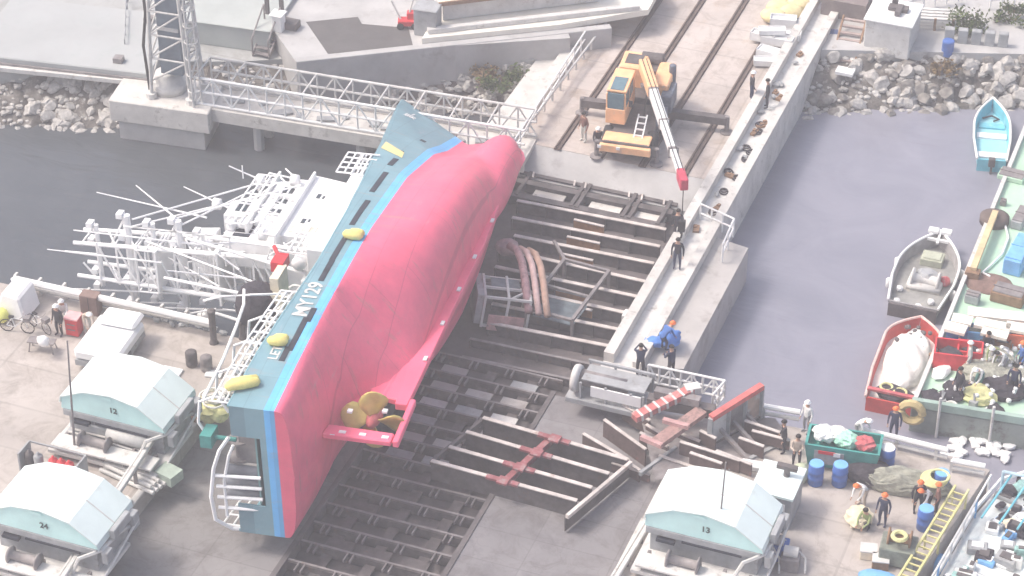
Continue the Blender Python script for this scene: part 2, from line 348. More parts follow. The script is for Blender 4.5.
def hb(s, t):
    e = max(0, smax(t)-s); D = Dk(s); g = interp(gS, s)
    if t >= T1:
        u = (t-T1)/max(.1, D-T1); return g*(interp(fW, e)*(1-u)+interp(fD, e)*u)
    k = keel(s); v = max(0, min(1, (t-k)/(T1-k))); nn = interp(nS, s)
    q = 1-((s-25.8)/4.65)**2-((t-2.1)/1.4)**2 if s > 22 else -1
    return max(g*interp(fW, e)*(max(0, 1-(1-v)**nn))**(1/nn), 1.42*math.sqrt(q) if q > 0 else 0)
def smooth_tab():
    pass
NS, NT = 76, 34
hull_m = bpy.data.materials.new('hull_paint'); hull_m.use_nodes = True
n = hull_m.node_tree.nodes; l = hull_m.node_tree.links; b = n['Principled BSDF']; b.inputs['Roughness'].default_value = .42; b.inputs['Specular IOR Level'].default_value = .4
tc = n.new('ShaderNodeTexCoord'); sx = n.new('ShaderNodeSeparateXYZ'); l.new(tc.outputs['Object'], sx.inputs[0])
no = n.new('ShaderNodeTexNoise'); no.inputs['Scale'].default_value = .5; no.inputs['Detail'].default_value = 8; no.inputs['Roughness'].default_value = .7; l.new(tc.outputs['Object'], no.inputs['Vector'])
mr = n.new('ShaderNodeMapRange'); mr.inputs['From Min'].default_value = 0; mr.inputs['From Max'].default_value = 10; l.new(sx.outputs['Z'], mr.inputs['Value'])
cr = n.new('ShaderNodeValToRGB'); cr.color_ramp.interpolation = 'CONSTANT'; l.new(mr.outputs[0], cr.inputs['Fac'])
E_ = cr.color_ramp.elements; E_[0].position = 0; E_[0].color = (.95,.16,.26,1); E_[1].position = T1/10; E_[1].color = (.15,.5,.88,1)
e3 = E_.new((T1+.5)/10); e3.color = (.2,.36,.415,1)
mg = n.new('ShaderNodeMix'); mg.data_type = 'RGBA'; mg.blend_type = 'MULTIPLY'; mg.inputs['Factor'].default_value = 1
r2 = n.new('ShaderNodeValToRGB'); r2.color_ramp.elements[0].position = .3; r2.color_ramp.elements[0].color = (.78,.8,.82,1); r2.color_ramp.elements[1].position = .62; r2.color_ramp.elements[1].color = (1,1,1,1)
l.new(no.outputs['Fac'], r2.inputs['Fac']); l.new(cr.outputs['Color'], mg.inputs[6]); l.new(r2.outputs['Color'], mg.inputs[7])
# scuffs that let primer through, in streaks along the length
mp = n.new('ShaderNodeMapping'); mp.inputs['Scale'].default_value = (1.2, .25, 1.6); l.new(tc.outputs['Object'], mp.inputs[0])
n4 = n.new('ShaderNodeTexNoise'); n4.inputs['Scale'].default_value = 1.1; n4.inputs['Detail'].default_value = 10; n4.inputs['Roughness'].default_value = .75; l.new(mp.outputs[0], n4.inputs['Vector'])
r4 = n.new('ShaderNodeValToRGB'); r4.color_ramp.elements[0].position = .6; r4.color_ramp.elements[1].position = .78; r4.color_ramp.elements[1].color = (.55,.55,.55,1); l.new(n4.outputs['Fac'], r4.inputs['Fac'])
m5 = n.new('ShaderNodeMix'); m5.data_type = 'RGBA'; l.new(r4.outputs['Color'], m5.inputs['Factor']); l.new(mg.outputs[2], m5.inputs[6]); m5.inputs[7].default_value = (.55,.4,.42,1)
l.new(m5.outputs[2], b.inputs['Base Color'])
# welded plate seams and frames showing through the shell
cx_ = n.new('ShaderNodeCombineXYZ'); l.new(sx.outputs['Y'], cx_.inputs[0]); l.new(sx.outputs['Z'], cx_.inputs[1])
bk = n.new('ShaderNodeTexBrick'); bk.inputs['Scale'].default_value = 1; bk.inputs['Brick Width'].default_value = 4.2; bk.inputs['Row Height'].default_value = 1.15; bk.inputs['Mortar Size'].default_value = .022; bk.inputs['Mortar Smooth'].default_value = .6
bk.inputs['Color1'].default_value = (1,1,1,1); bk.inputs['Color2'].default_value = (.93,.92,.93,1); bk.inputs['Mortar'].default_value = (.74,.7,.72,1); l.new(cx_.outputs[0], bk.inputs['Vector'])
m7 = n.new('ShaderNodeMix'); m7.data_type = 'RGBA'; m7.blend_type = 'MULTIPLY'; m7.inputs['Factor'].default_value = .8; l.new(m5.outputs[2], m7.inputs[6]); l.new(bk.outputs['Color'], m7.inputs[7])
mpr = n.new('ShaderNodeMapping'); mpr.inputs['Scale'].default_value = (.6, 2.6, .28); l.new(tc.outputs['Object'], mpr.inputs[0])
n8 = n.new('ShaderNodeTexNoise'); n8.inputs['Scale'].default_value = 1.0; n8.inputs['Detail'].default_value = 8; n8.inputs['Roughness'].default_value = .7; l.new(mpr.outputs[0], n8.inputs['Vector'])
r8 = n.new('ShaderNodeValToRGB'); r8.color_ramp.elements[0].position = .56; r8.color_ramp.elements[1].position = .74; r8.color_ramp.elements[1].color = (.7,.7,.7,1); l.new(n8.outputs['Fac'], r8.inputs['Fac'])
m9 = n.new('ShaderNodeMix'); m9.data_type = 'RGBA'; l.new(r8.outputs['Color'], m9.inputs['Factor']); l.new(m7.outputs[2], m9.inputs[6]); m9.inputs[7].default_value = (.38,.24,.2,1); l.new(m9.outputs[2], b.inputs['Base Color'])
bp = n.new('ShaderNodeBump'); bp.inputs['Strength'].default_value = .3; bp.inputs['Distance'].default_value = .15
n6 = n.new('ShaderNodeTexNoise'); n6.inputs['Scale'].default_value = 1.1; n6.inputs['Detail'].default_value = 3; l.new(tc.outputs['Object'], n6.inputs['Vector']); l.new(n6.outputs['Fac'], bp.inputs['Height']); l.new(bp.outputs['Normal'], b.inputs['Normal'])

bm = bmesh.new(); grid = {}
for side in (1, -1):
    for i in range(NS+1):
        wq = i/NS; wq = 1-(1-wq)**1.15
        s0 = wq*33; k = keel(min(s0, 28.5)); D = Dk(wq*LS)
        for j in range(NT+1):
            t = k+(D-k)*(j/NT)
            s = wq*smax(t)
            grid[(side,i,j)] = bm.verts.new((0 if j == 0 else side*hb(s, t), s, t))
    for i in range(NS):
        for j in range(NT):
            bm.faces.new((grid[(side,i,j)], grid[(side,i+1,j)], grid[(side,i+1,j+1)], grid[(side,i,j+1)]))
# transom with the low middle part
def tr_top(b_): return 5.15 if abs(b_) < 1.75 else Dk(0)
NB = 24
bs = sorted(set([-hb(0,T1)*.999+ (2*hb(0,T1)*.999)*q/NB for q in range(NB+1)]+[-1.751,-1.749,1.749,1.751]))
def tlow(b_):
    lo, hi = 3.75, T1
    for _ in range(24):
        mid = (lo+hi)/2
        if hb(0, mid) < abs(b_): lo = mid
        else: hi = mid
    return lo
for a_, c_ in zip(bs, bs[1:]):
    la, lc = tlow(a_), tlow(c_); ta = tr_top((a_+c_)/2)
    for q in range(8):
        f0, f1 = q/8, (q+1)/8
        sc = lambda b_, f, lo: (b_, 0, lo+(ta-lo)*f)
        bm.faces.new([bm.verts.new(x) for x in (sc(a_,f0,la), sc(c_,f0,lc), sc(c_,f1,lc), sc(a_,f1,la))])
bmesh.ops.remove_doubles(bm, verts=bm.verts, dist=.004)
bmesh.ops.recalc_face_normals(bm, faces=bm.faces)
me = bpy.data.meshes.new('hull'); bm.to_mesh(me); bm.free(); me.materials.append(hull_m)
for p in me.polygons: p.use_smooth = True
hull = bpy.data.objects.new('hull', me); COL.objects.link(hull); hull.parent = ship
sm = hull.modifiers.new('solid', 'SOLIDIFY'); sm.thickness = .09; sm.offset = -1 ; sm.use_even_offset = False
es = hull.modifiers.new('edges', 'EDGE_SPLIT'); es.split_angle = R(38)
def tag_part(o, label): o['label'] = label; return o
tag_part(hull, 'steel hull with red bottom, bright blue stripe and grey blue topsides')
redhull = mat('antifouling_red', (.95,.16,.26), .42, .12, .5, stain=((.5,.25,.28), .9, .64), bump=.1)
bluehull = mat('topside_blue', (.2,.36,.415), .45, .15, .6)
mb = MB(); mb.slab([(-.17,5.9,.55),(-.17,20,.66),(-.17,25.5,1.0),(-.17,25.5,1.25),(-.17,9,1.4),(-.17,5.9,1.1)], (.34,0,0)); mb.done('keel_bar', redhull, ship, bevel=.03)
mb = MB(); mb.slab([(-.16,11.5,1.3),(-.16,11.5,.7),(-.16,6.1,.56),(-.16,6.3,1.6),(-.16,5.9,2.2),(-.16,7.2,2.6)], (.32,0,0)); mb.done('skeg', redhull, ship, bevel=.05)
mb = MB(); mb.bar((0,6.4,.42),(0,3.15,.3),.34,.26); mb.done('sole_piece', redhull, ship, bevel=.04)
rd = MB(); rd.slab([(-.12,3.1,.5),(-.12,3.75,.5),(-.12,3.85,3.45),(-.12,3.1,3.55)], (.28,0,0)); rd.bar((0,3.5,3.0),(0,3.5,3.75),.22); rudder = rd.done('rudder', redhull, ship, bevel=.05)
for z_ in (.8, 1.8, 2.7):
    mb = MB(); mb.box((.17, 3.35, z_), (.06,.18,.3)); mb.done('zinc_anode', zinc, rudder)
for (s_, t_, b_) in ((9.5,.62,.24),(12.5,.64,.24),(15.5,.66,.24),(18.5,.68,.24),(22,.7,.24)):
    mb = MB(); mb.box((b_, s_, t_+.1), (.06,.32,.16)); mb.done('zinc_anode', zinc, ship)
for (px, py, b_) in ((333,434,.1),(350,411,.8),(385,411,.6)):
    s_, t_ = unship(px, py, b_); mb = MB(); mb.box((b_, s_, t_), (.1,.22,.22)); mb.done('zinc_anode', zinc, ship)
# propeller: hub and four blades, shaft along the length
ps, pt = 4.75, 1.75
pr = bpy.data.objects.new('propeller', None); COL.objects.link(pr); pr.parent = ship; pr.location = (0, ps, pt)
mb = MB(); mb.lathe((0,0,0), [(.05,-.55),(.2,-.42),(.3,-.1),(.33,.3),(.33,.45)], 16, 'Y'); mb.done('hub', redp, pr, True)
for q in range(4):
    a = R(4)+q*math.pi/2; bm_ = MB(); rows = []
    for u, wd in ((.2,.16),(.4,.36),(.7,.62),(1.0,.66),(1.22,.52),(1.4,.28),(1.46,.06)):
        tw = R(62-38*u); row = []
        for c_ in (-1,-.5,0,.5,1):
            lx = c_*wd; p = Vector((lx*math.cos(tw), lx*math.sin(tw)*.9, u)); row.append(Matrix.Rotation(a, 3, 'Y') @ p)
        rows.append(row)
    V_ = [[bm_.bm.verts.new(p) for p in row] for row in rows]
    for A, B in zip(V_, V_[1:]):
        for i in range(4): bm_.bm.faces.new((A[i], A[i+1], B[i+1], B[i]))
    bl = bm_.done('propeller_blade', gold, pr, True); so_ = bl.modifiers.new('t', 'SOLIDIFY'); so_.thickness = .06; so_.offset = 0
mb = MB(); mb.tube((0,5.1,1.78),(0,8.6,1.72),.2); mb.done('propeller_shaft', redhull, ship, True)
# patches that hug the hull side
def hull_pt(s, t, off, side=1):
    h = hb(s, t); a = Vector((hb(s+.1,t)-hb(s-.1,t), .2, 0)); c_ = Vector((hb(s,t+.1)-hb(s,t-.1), 0, .2)); nn = a.cross(c_)
    if nn.x < 0: nn.negate()
    nn.normalize(); p = Vector((h, s, t))+nn*off
    if side < 0: p.x = -p.x
    return p
def patch(name, m, corners, off=.012, nu=8, nv=4, parent=ship, side=1):
    mb = MB(); V_ = []
    for i in range(nu+1):
        row = []
        for j in range(nv+1):
            u, v = i/nu, j/nv
            q = [(1-u)*(1-v)*corners[0][k]+u*(1-v)*corners[1][k]+u*v*corners[2][k]+(1-u)*v*corners[3][k] for k in (0,1)]
            row.append(mb.bm.verts.new(hull_pt(q[0], q[1], off, side)))
        V_.append(row)
    for A, B in zip(V_, V_[1:]):
        for j in range(nv): mb.bm.faces.new((A[j], B[j], B[j+1], A[j+1]))
    o = mb.done(name, m, parent); so_ = o.modifiers.new('t', 'SOLIDIFY'); so_.thickness = .02; so_.offset = 0; return o
def solve_hull(px, py):
    b_ = 3.5
    for _ in range(30):
        s_, t_ = unship(px, py, b_); b_ += .5*(hb(s_, min(t_, Dk(s_)))-b_)
    return s_, t_
darkslot = mat('dark_opening', (.03,.035,.05), .6, .2, 3)
for (px, py), ln in (((393,162),1.1),((379,182),2.4),((360,212),2.6),((339,248),2.2),((329,266),1.0),((324,275),1.0),((311,315),1.0),((298,334),2.4),((285,354),1.0),((400,152),.5),((423,141),.35)):
    s_, t_ = solve_hull(px, py)
    patch('freeing_port', darkslot, ((s_-ln/2,t_-.13),(s_+ln/2,t_-.13),(s_+ln/2,t_+.13),(s_-ln/2,t_+.13)))
a_, b_, c_, d_ = [solve_hull(*q) for q in ((402,158),(404,153),(386,142),(381,148))]
tag_part(patch('bow_band', mat('cream_yellow_band', (.8,.66,.3), .5, .1, 2), (a_, b_, c_, d_), .02, 6, 6), 'yellow slanted band on the bow')
# writing on the topsides
cjk = None
try:
    cjk = bpy.data.fonts.load(bpy.utils.system_resource('DATAFILES', path='fonts/Noto Sans CJK Regular.woff2')) if False else None
except Exception: cjk = None
def hull_text(txt, s0, t0, size, m, parent=ship, adv=1.0):
    cu = bpy.data.curves.new('text', 'FONT'); cu.body = txt; cu.size = size; cu.space_character = adv; cu.offset = size*.02
    o = bpy.data.objects.new('text', cu); COL.objects.link(o); bpy.context.view_layer.update()
    me_ = bpy.data.meshes.new_from_object(o.evaluated_get(bpy.context.evaluated_depsgraph_get())); bpy.data.objects.remove(o)
    for v in me_.vertices: v.co = hull_pt(s0+v.co.x, t0+v.co.y, .03)
    me_.materials.append(m); ob = bpy.data.objects.new('hull_lettering', me_); COL.objects.link(ob); ob.parent = parent; return ob
hull_text('MY129', 6.35, 5.05, .95, offw, adv=.98)
def flat_text(txt, size, m, M, parent):
    cu = bpy.data.curves.new('text', 'FONT'); cu.body = txt; cu.size = size; cu.align_x = 'CENTER'; cu.offset = size*.025; cu.extrude = .005
    o = bpy.data.objects.new('text', cu); COL.objects.link(o); bpy.context.view_layer.update()
    me_ = bpy.data.meshes.new_from_object(o.evaluated_get(bpy.context.evaluated_depsgraph_get())); bpy.data.objects.remove(o)
    me_.transform(M); me_.materials.append(m); ob = bpy.data.objects.new('lettering', me_); COL.objects.link(ob); ob.parent = parent; return ob
hull_text('LET', 3.2, 5.35, .6, offw)
hull_text('第\u4e00', 29.5, 6.9, .62, white)
# deck and bulwark cap
mb = MB(); V_ = []
for i in range(61):
    s_ = .15+i/60*32.3; t_ = Dk(s_)-.95; h = max(.05, hb(s_, t_)-.06); V_.append([mb.bm.verts.new((x*h, s_, t_)) for x in (-1,-.5,0,.5,1)])
for A, B in zip(V_, V_[1:]):
    for j in range(4): mb.bm.faces.new((A[j], A[j+1], B[j+1], B[j]))
dk = mb.done('main_deck', mat('deck_paint', (.16,.3,.3), .7, .2, 1), ship); so_ = dk.modifiers.new('t', 'SOLIDIFY'); so_.thickness = .08
for side in (1,-1):
    mb = MB(); mb.path([(side*max(.03, hb(s_, Dk(s_))-.05), s_, Dk(s_)+.03) for s_ in [.05+q*33.5/50 for q in range(51)]], .07); mb.done('bulwark_cap', bluehull, ship)
# superstructure
wall = mat('ship_white', (.82,.82,.82), .4, .06, 1, stain=((.62,.56,.5), 1.4, .66))
hs = bpy.data.objects.new('deckhouse', None); COL.objects.link(hs); hs.parent = ship
def sbox(mb, b0, b1, s0, s1, t0, t1, rake=0):
    P = [(b0,s0,t0),(b1,s0,t0),(b1,s1,t0),(b0,s1,t0)]; Q = [(b0,s0,t1),(b1,s0,t1),(b1,s1-rake,t1),(b0,s1-rake,t1)]
    lo = [mb.bm.verts.new(p) for p in P]; hi = [mb.bm.verts.new(p) for p in Q]
    mb.bm.faces.new(lo[::-1]); mb.bm.faces.new(hi)
    for i in range(4): mb.bm.faces.new((lo[i], lo[(i+1)%4], hi[(i+1)%4], hi[i]))
mb = MB(); sbox(mb, -3.4, 3.35, 12.6, 19.8, 5.0, 7.1); mb.done('lower_house', wall, hs, bevel=.05)
mb = MB(); sbox(mb, -2.5, 2.6, 14.8, 20.1, 7.12, 9.2, -.5); mb.done('upper_house', wall, hs, bevel=.05)
mb = MB(); sbox(mb, -2.2, 2.3, 16.4, 20.5, 9.22, 11.0, .3); mb.done('wheelhouse', wall, hs, bevel=.05)
mb = MB(); sbox(mb, -2.4, 2.5, 15.6, 20.8, 11.02, 11.14); mb.done('wheelhouse_roof', wall, hs)
mb = MB(); sbox(mb, -2.8, 2.9, 14.2, 20.4, 9.1, 9.21); mb.done('boat_deck', wall, hs)
mb = MB(); sbox(mb, .3, 1.9, 15.2, 16.6, 9.25, 12.2, .3); mb.done('funnel', wall, hs, bevel=.08)
mb = MB(); sbox(mb, .2, 1.9, 17.2, 19.2, 11.15, 12.8, .6); mb.done('flying_bridge', wall, hs, bevel=.04)
mb = MB(); sbox(mb, -1.6, .1, 16.8, 18.4, 11.15, 12.4); mb.done('chart_room', wall, hs, bevel=.04)
mb = MB(); sbox(mb, -.6, 1.3, 15.4, 17.0, 12.9, 13.9, .2); mb.done('sensor_house', wall, hs, bevel=.04)
for s_ in (17.2, 18.3, 19.4):
    mb = MB(); mb.box((2.31, s_, 10.2), (.05,.6,.55)); mb.done('window', glass, hs)
for b_ in (-1.6,-.8,0,.8,1.6):
    mb = MB(); mb.box((b_, 20.35, 10.2), (.6,.06,.55)); mb.done('window', glass, hs)
for s_ in (16.2, 18.6):
    mb = MB(); mb.box((2.61, s_, 8.3), (.05,.4,.4)); mb.done('porthole', glass, hs)
mb = MB(); mb.box((1.91, 18.1, 12.1), (.05,.9,.5)); mb.done('window', glass, hs)
mb = MB(); mb.box((2.61, 15.4, 8.1), (.06,.6,1.4)); mb.done('door', mat('cream_door', (.6,.58,.5), .6), hs)
random.seed(31)
for (b_, s_, t_) in ((2.2,20.2,11.2),(-2.0,20.0,11.2),(2.1,16.0,11.2),(1.2,16,12.4),(2.5,14.8,9.2),(1.6,18.6,12.9),(2.6,19.9,9.3)):
    mb = MB(); mb.tube((b_,s_,t_),(b_,s_,t_+.6),.07); mb.lathe((b_,s_,t_+.7), [(.1,-.2),(.28,-.15),(.3,.2),(.05,.26)], 12); mb.done('searchlight', wall, ship, True)
for q in range(16):
    b_, s_, t_ = random.uniform(-.5,2.4), random.uniform(13.4,20), random.choice((7.1,9.2,11.1))
    if t_ > 10: s_ = random.uniform(16,20)
    mb = MB(); h_ = random.uniform(.3,1.0); mb.box((min(b_,2.2 if t_ > 8 else 2.9), s_, t_+h_/2), (random.uniform(.2,.6), random.uniform(.3,.8), h_)); mb.done('deck_vent', wall if q%4 else greym, ship, bevel=.04)
mb = MB(); mb.box((0,19.6,12.6),(2.0,.16,.2)); mb.tube((0,19.6,11.2),(0,19.6,12.6),.12); mb.done('radar_scanner', wall, ship)
for s_ in (13.2, 14.6):
    mb = MB(); mb.lathe((2.4, s_, 7.55), [(.1,-.6),(.34,-.5),(.36,.5),(.1,.6)], 14, 'Y'); mb.done('life_raft_canister', wall, ship, True)
for q in range(3):
    mb = MB(); mb.box((1.92, 15.5+q*.4, 11.3), (.05,.25,.8)); mb.done('vent_grille', darkslot, hs)
# goal post mast with yards (reaches far out over the water)
ms = bpy.data.objects.new('lattice_mast', None); COL.objects.link(ms); ms.parent = ship
SY = 15.4
for (b_, s_) in ((1.3,14.7),(-1.3,14.7),(1.3,16.3),(-1.3,16.3)):
    mb = MB(); mb.tube((b_, s_, 9.2), (b_*.7, SY+(s_-SY)*.8, 19.6), .15, .1); mb.done('mast_leg', wall, ms)
for (t_, h_, r_) in ((13.2,1.9,.1),(14.4,2.4,.19),(15.7,2.1,.13),(17.0,2.4,.2),(18.6,1.7,.12)):
    mb = MB(); mb.tube((-h_, SY, t_), (h_, SY, t_), r_); mb.tube((-h_, SY, t_), (-h_*.3, SY, t_+.9), .05); mb.tube((h_, SY, t_), (h_*.3, SY, t_+.9), .05); mb.done('yard', wall, ms)
    for b_ in (-h_, -h_*.5, h_*.5, h_):
        mb = MB(); mb.box((b_, SY, t_+.28), (.26,.45,.3)); mb.tube((b_,SY,t_),(b_,SY,t_+.2),.05); mb.done('floodlight', wall, ms)
mb = MB()
for q in range(9):
    t0 = 9.6+q*.98
    for b_ in (1.1,-1.1): mb.bar((b_,14.75,t0),(b_*.9,16.2,t0+.95),.07); mb.bar((b_,14.75,t0),(b_,16.2,t0),.07)
    mb.bar((-1.1,14.75,t0),(1.1,14.75,t0+.95),.07); mb.bar((-1,16.2,t0),(1,16.2,t0),.08); mb.bar((-1.1,14.75,t0+.95),(1.1,14.75,t0+.95),.08)
mb.done('mast_brace', wall, ms)
for t_, w_ in ((15.3,2.3),(12.2,2.9)):
    mb = MB(); mb.box((0,SY,t_),(w_,2.1,.1)); mb.done('mast_platform', wall, ms)
mb = MB()
for (x, y) in ((-1.15,14.4),(1.15,14.4),(1.15,16.4),(-1.15,16.4)): mb.tube((x,y,15.3),(x,y,16.3),.04)
for z_ in (15.8,16.3): mb.path([(-1.15,14.4,z_),(1.15,14.4,z_),(1.15,16.4,z_),(-1.15,16.4,z_)], .04, 6, True)
mb.done('mast_railing', wall, ms)
for (p_, q_, r_) in (((0,SY,18.6),(0,SY,20.4),.09),((1.2,SY,13),(1.5,15,19.6),.06),((-1.3,15,13),(-1.7,14.8,19.9),.06),((2.0,16.6,13.4),(2.4,17.2,19.2),.05),((-.6,16.2,15),(-.8,16.6,20.2),.05),((.6,14.4,15),(.9,14,20.6),.05),((-2.2,SY,14.2),(-2.3,14.9,18.4),.05),((2.3,SY,14.2),(2.9,17.4,17.2),.05),((1.5,18.4,12.8),(1.9,19.4,15.6),.05),((-2.0,15,11.2),(-2.2,14.6,17),.07)):
    mb = MB(); mb.tube(p_, q_, r_, r_*.5); mb.done('antenna', wall, ms)
# second shorter mast forward and derrick booms lying along
mb = MB(); mb.tube((0,21.5,5.8),(0,21.2,9.5),.16,.1); mb.tube((-1.1,21.2,9.2),(1.1,21.2,9.2),.07); mb.done('fore_mast', wall, ship)
mb = MB()
for (p_, q_) in (((1.6,20.2,11.4),(1.2,16.2,17.4)),((-1.6,20.2,11.4),(-1.2,16.2,17.4)),((2.4,10,7.0),(1.2,15.2,16)),((2.9,19,9.4),(2.3,15.6,14.8)),((2.3,20.6,11),(2.2,15.4,14.2)),((2.3,20.6,11),(2.2,15.4,16.7)),((0,25,7),(0,20,11.6))): mb.tube(p_, q_, .045)
mb.done('stay_wire', wall, ship)
for (p_, q_) in (((1.9,12.8,7.2),(2.1,14.4,13.6)),((-1.9,12.8,7.2),(-1.9,14.6,13.2)),((2.9,13.2,7.2),(2.4,14.2,12.4)),((.2,12.6,7.2),(.3,13.6,14.6))):
    mb = MB(); mb.tube(p_, q_, .11, .07); mb.done('derrick_boom', wall, ship)
random.seed(77)
for q in range(9):
    s_ = 13.2+q*.85; t0 = 7.1 if s_ < 15 else 9.2
    mb = MB(); mb.path([(2.5,s_,t0),(2.75,s_+.1,t0+random.uniform(1.0,2.2)),(1.6,s_+.3,t0+random.uniform(2.0,3.2)),(.4,s_+.2,t0+random.uniform(1.6,2.6))], .05); mb.tube((2.75,s_+.1,t0+1.0),(2.6,s_+.9,t0+random.uniform(.6,1.8)),.04); mb.done('pipe_frame', wall, ship)
for q in range(14):
    p_ = Vector((random.uniform(-1.5,2.8), random.uniform(13.5,20.5), random.uniform(9.4,12.6))); q_ = p_+Vector((random.uniform(-.6,.8), random.uniform(-1.6,1.2), random.uniform(1.2,3.4)))
    mb = MB(); mb.tube(p_, q_, .05, .03); mb.tube(p_.lerp(q_,.6)+Vector((.35,0,0)), p_.lerp(q_,.6)-Vector((.35,0,0)), .035); mb.done('whip_aerial', wall, ship)
# deck railings and pipe frames along the upper edge
def rail_run(name, pts, hgt, side, every=1.0, r=.045, levels=3, m=wall):
    mb = MB()
    for k in range(1, levels+1): mb.path([(side*b_, s_, t_+hgt*k/levels) for b_, s_, t_ in pts], r)
    for b_, s_, t_ in pts: mb.tube((side*b_, s_, t_), (side*b_, s_, t_+hgt), r)
    return mb.done(name, m, ship)
rail_run('house_railing', [(2.95, 12.8+q*.9, 7.1) for q in range(8)], .95, 1)
rail_run('house_railing', [(3.3, 19.9+q*.5, 6.3) for q in range(5)], 1.6, 1, levels=4)
rail_run('mast_rail', [(1.9, 15.2, 11.2+q*.9) for q in range(7)], .5, 1, levels=2)
rail_run('deck_railing', [(hb(s_,Dk(s_))-.1, s_, Dk(s_)) for s_ in [q*.8+.3 for q in range(11)]], .85, 1)
rail_run('deck_railing', [(hb(s_,Dk(s_))-.1, s_, Dk(s_)) for s_ in [19.6+q*.9 for q in range(4)]], .8, 1)
rail_run('deck_railing', [(hb(s_,Dk(s_))-.1, s_, Dk(s_)) for s_ in [q*.8+.3 for q in range(9)]], .9, -1, levels=2)
rail_run('house_railing', [(2.8, 14.4+q*.9, 9.2) for q in range(6)], 1.0, 1)
rail_run('house_railing', [(2.4, 15.7+q*.95, 11.1) for q in range(6)], 1.0, 1)
rail_run('house_railing', [(2.3, 15.7+q*.95, 11.1) for q in range(6)], 1.0, -1)
mb = MB()
for s_ in (1.2, 3.4, 5.6, 7.6):
    mb.path([(2.6, s_, 6.1),(2.9, s_-.2, 7.4),(2.7, s_-.4, 8.0),(1.7, s_-.5, 8.1),(.8, s_-.5, 7.6)], .07)
mb.path([(3.0,9.2,8.9),(3.0,8.0,8.5),(2.9,6.4,8.3),(2.8,4,8.05),(2.7,1.0,7.9)], .07)
mb.path([(2.9,9.4,7.0),(3.1,8.7,8.4),(2.9,8.6,9.8),(2.3,9.0,10.8)], .06)
mb.done('awning_hoop', wall, ship)
# things around the stern well
mb = MB()
mb.path([(1.5,.2,6.6),(.9,.0,7.0),(0,-.1,7.3),(-1.4,-.2,7.5),(-2.6,-.2,7.4),(-3.2,.1,6.8),(-3.3,.3,6.3)], .09)
mb.path([(1.2,.1,6.4),(.7,.0,6.6),(-.6,-.05,6.9),(-2.4,-.1,6.9)], .07)
for b_ in (-.35,-.9,-1.45,-2.0): mb.tube((b_,-.1,7.25),(b_,.1,5.3),.08)
mb.done('stern_guard', wall, ship)
for b_ in (-.6,-1.2,-1.75):
    mb = MB(); mb.lathe((b_,.8,6.2), [(.2,-.9),(.26,-.8),(.26,.8),(.2,.9)], 12); mb.done('stern_roller', mat('grey_blue_roller', (.16,.17,.2), .5), ship, True)
mb = MB(); mb.box((1.2,.5,7.6),(.6,.9,.5)); mb.tube((1.2,.5,6.4),(1.2,.5,7.6),.1); mb.done('winch', green, ship)
mb = MB(); mb.box((.4,1.5,6.0),(1.4,1.0,1.0)); mb.lathe((.2,1.3,6.6),[(.5,-.5),(.5,-.4),(.2,-.38),(.2,.38),(.5,.4),(.5,.5)],14,'X'); mb.done('net_winch', steel2, ship)
mb = MB(); mb.ball((1.8,9.9,8.6), 1.15, 3, .03, (1,.9,.9)); mb.done('covered_net_reel', netd, ship)
# tubes of rope and hoses tangled along the deck edge
random.seed(3)
for k in range(7):
    s_ = .8+k*1.25; mb = MB()
    pts = [(3.0+.25*math.sin(q*1.3+k), s_+q*.22+random.uniform(-.15,.15), 6.3+.75*abs(math.sin(q*.6+k))+random.uniform(-.15,.15)) for q in range(10)]
    mb.path(pts, .05); mb.done('mooring_rope', rope, ship)
mb = MB(); mb.box((2.6,10.6,7.75),(1.3,1.3,.4)); mb.box((2.2,9.9,7.6),(.7,.5,.6)); mb.done('deck_locker', wood, ship)
mb = MB(); mb.box((3.1,11.6,8.0),(.5,.9,.6)); mb.tube((3.1,11.4,7.8),(3.3,12.6,8.6),.1); mb.done('red_deck_pump', red, ship)
# bitts on the bow (on deck, seen at the stem)
mb = MB(); mb.tube((0,31.2,7.2),(0,31.2,8.4),.12); mb.tube((-.5,31.2,8.1),(.5,31.2,8.1),.08); mb.done('bow_bitt', wall, ship)
# fenders tied to the hull side, things of their own
def fender(px, py, ln, ang, label):
    s_, t_ = solve_hull(px, py); p = SM @ hull_pt(s_, t_, .22)
    mb = MB(); mb.lathe((0,0,0), [(.06,-ln/2),(.2,-ln/2+.12),(.24,0),(.2,ln/2-.12),(.06,ln/2)], 12, 'X')
    mb.lathe((.1,.3,-.05), [(.06,-ln/2+.1),(.17,-ln/2+.25),(.19,0),(.17,ln/2-.2),(.06,ln/2-.1)], 12, 'X')
    o = mb.done('yellow_fender', mat('fender_yellow', (.74,.64,.22), .55, .15, 3)); o.location = p; o.rotation_euler = (0,0,ang)
    for p_ in o.data.polygons: p_.use_smooth = True
    tag(o, label, 'fender', 'yellow fenders on the ship')
fender(353,239,.95,R(8),'yellow fender tied amidships on the blue hull side beside the white house')
fender(278,345,.9,R(18),'yellow fender on the hull just below the white registration number')
fender(243,388,1.5,R(36),'longest yellow fender at the upper stern corner of the ship')
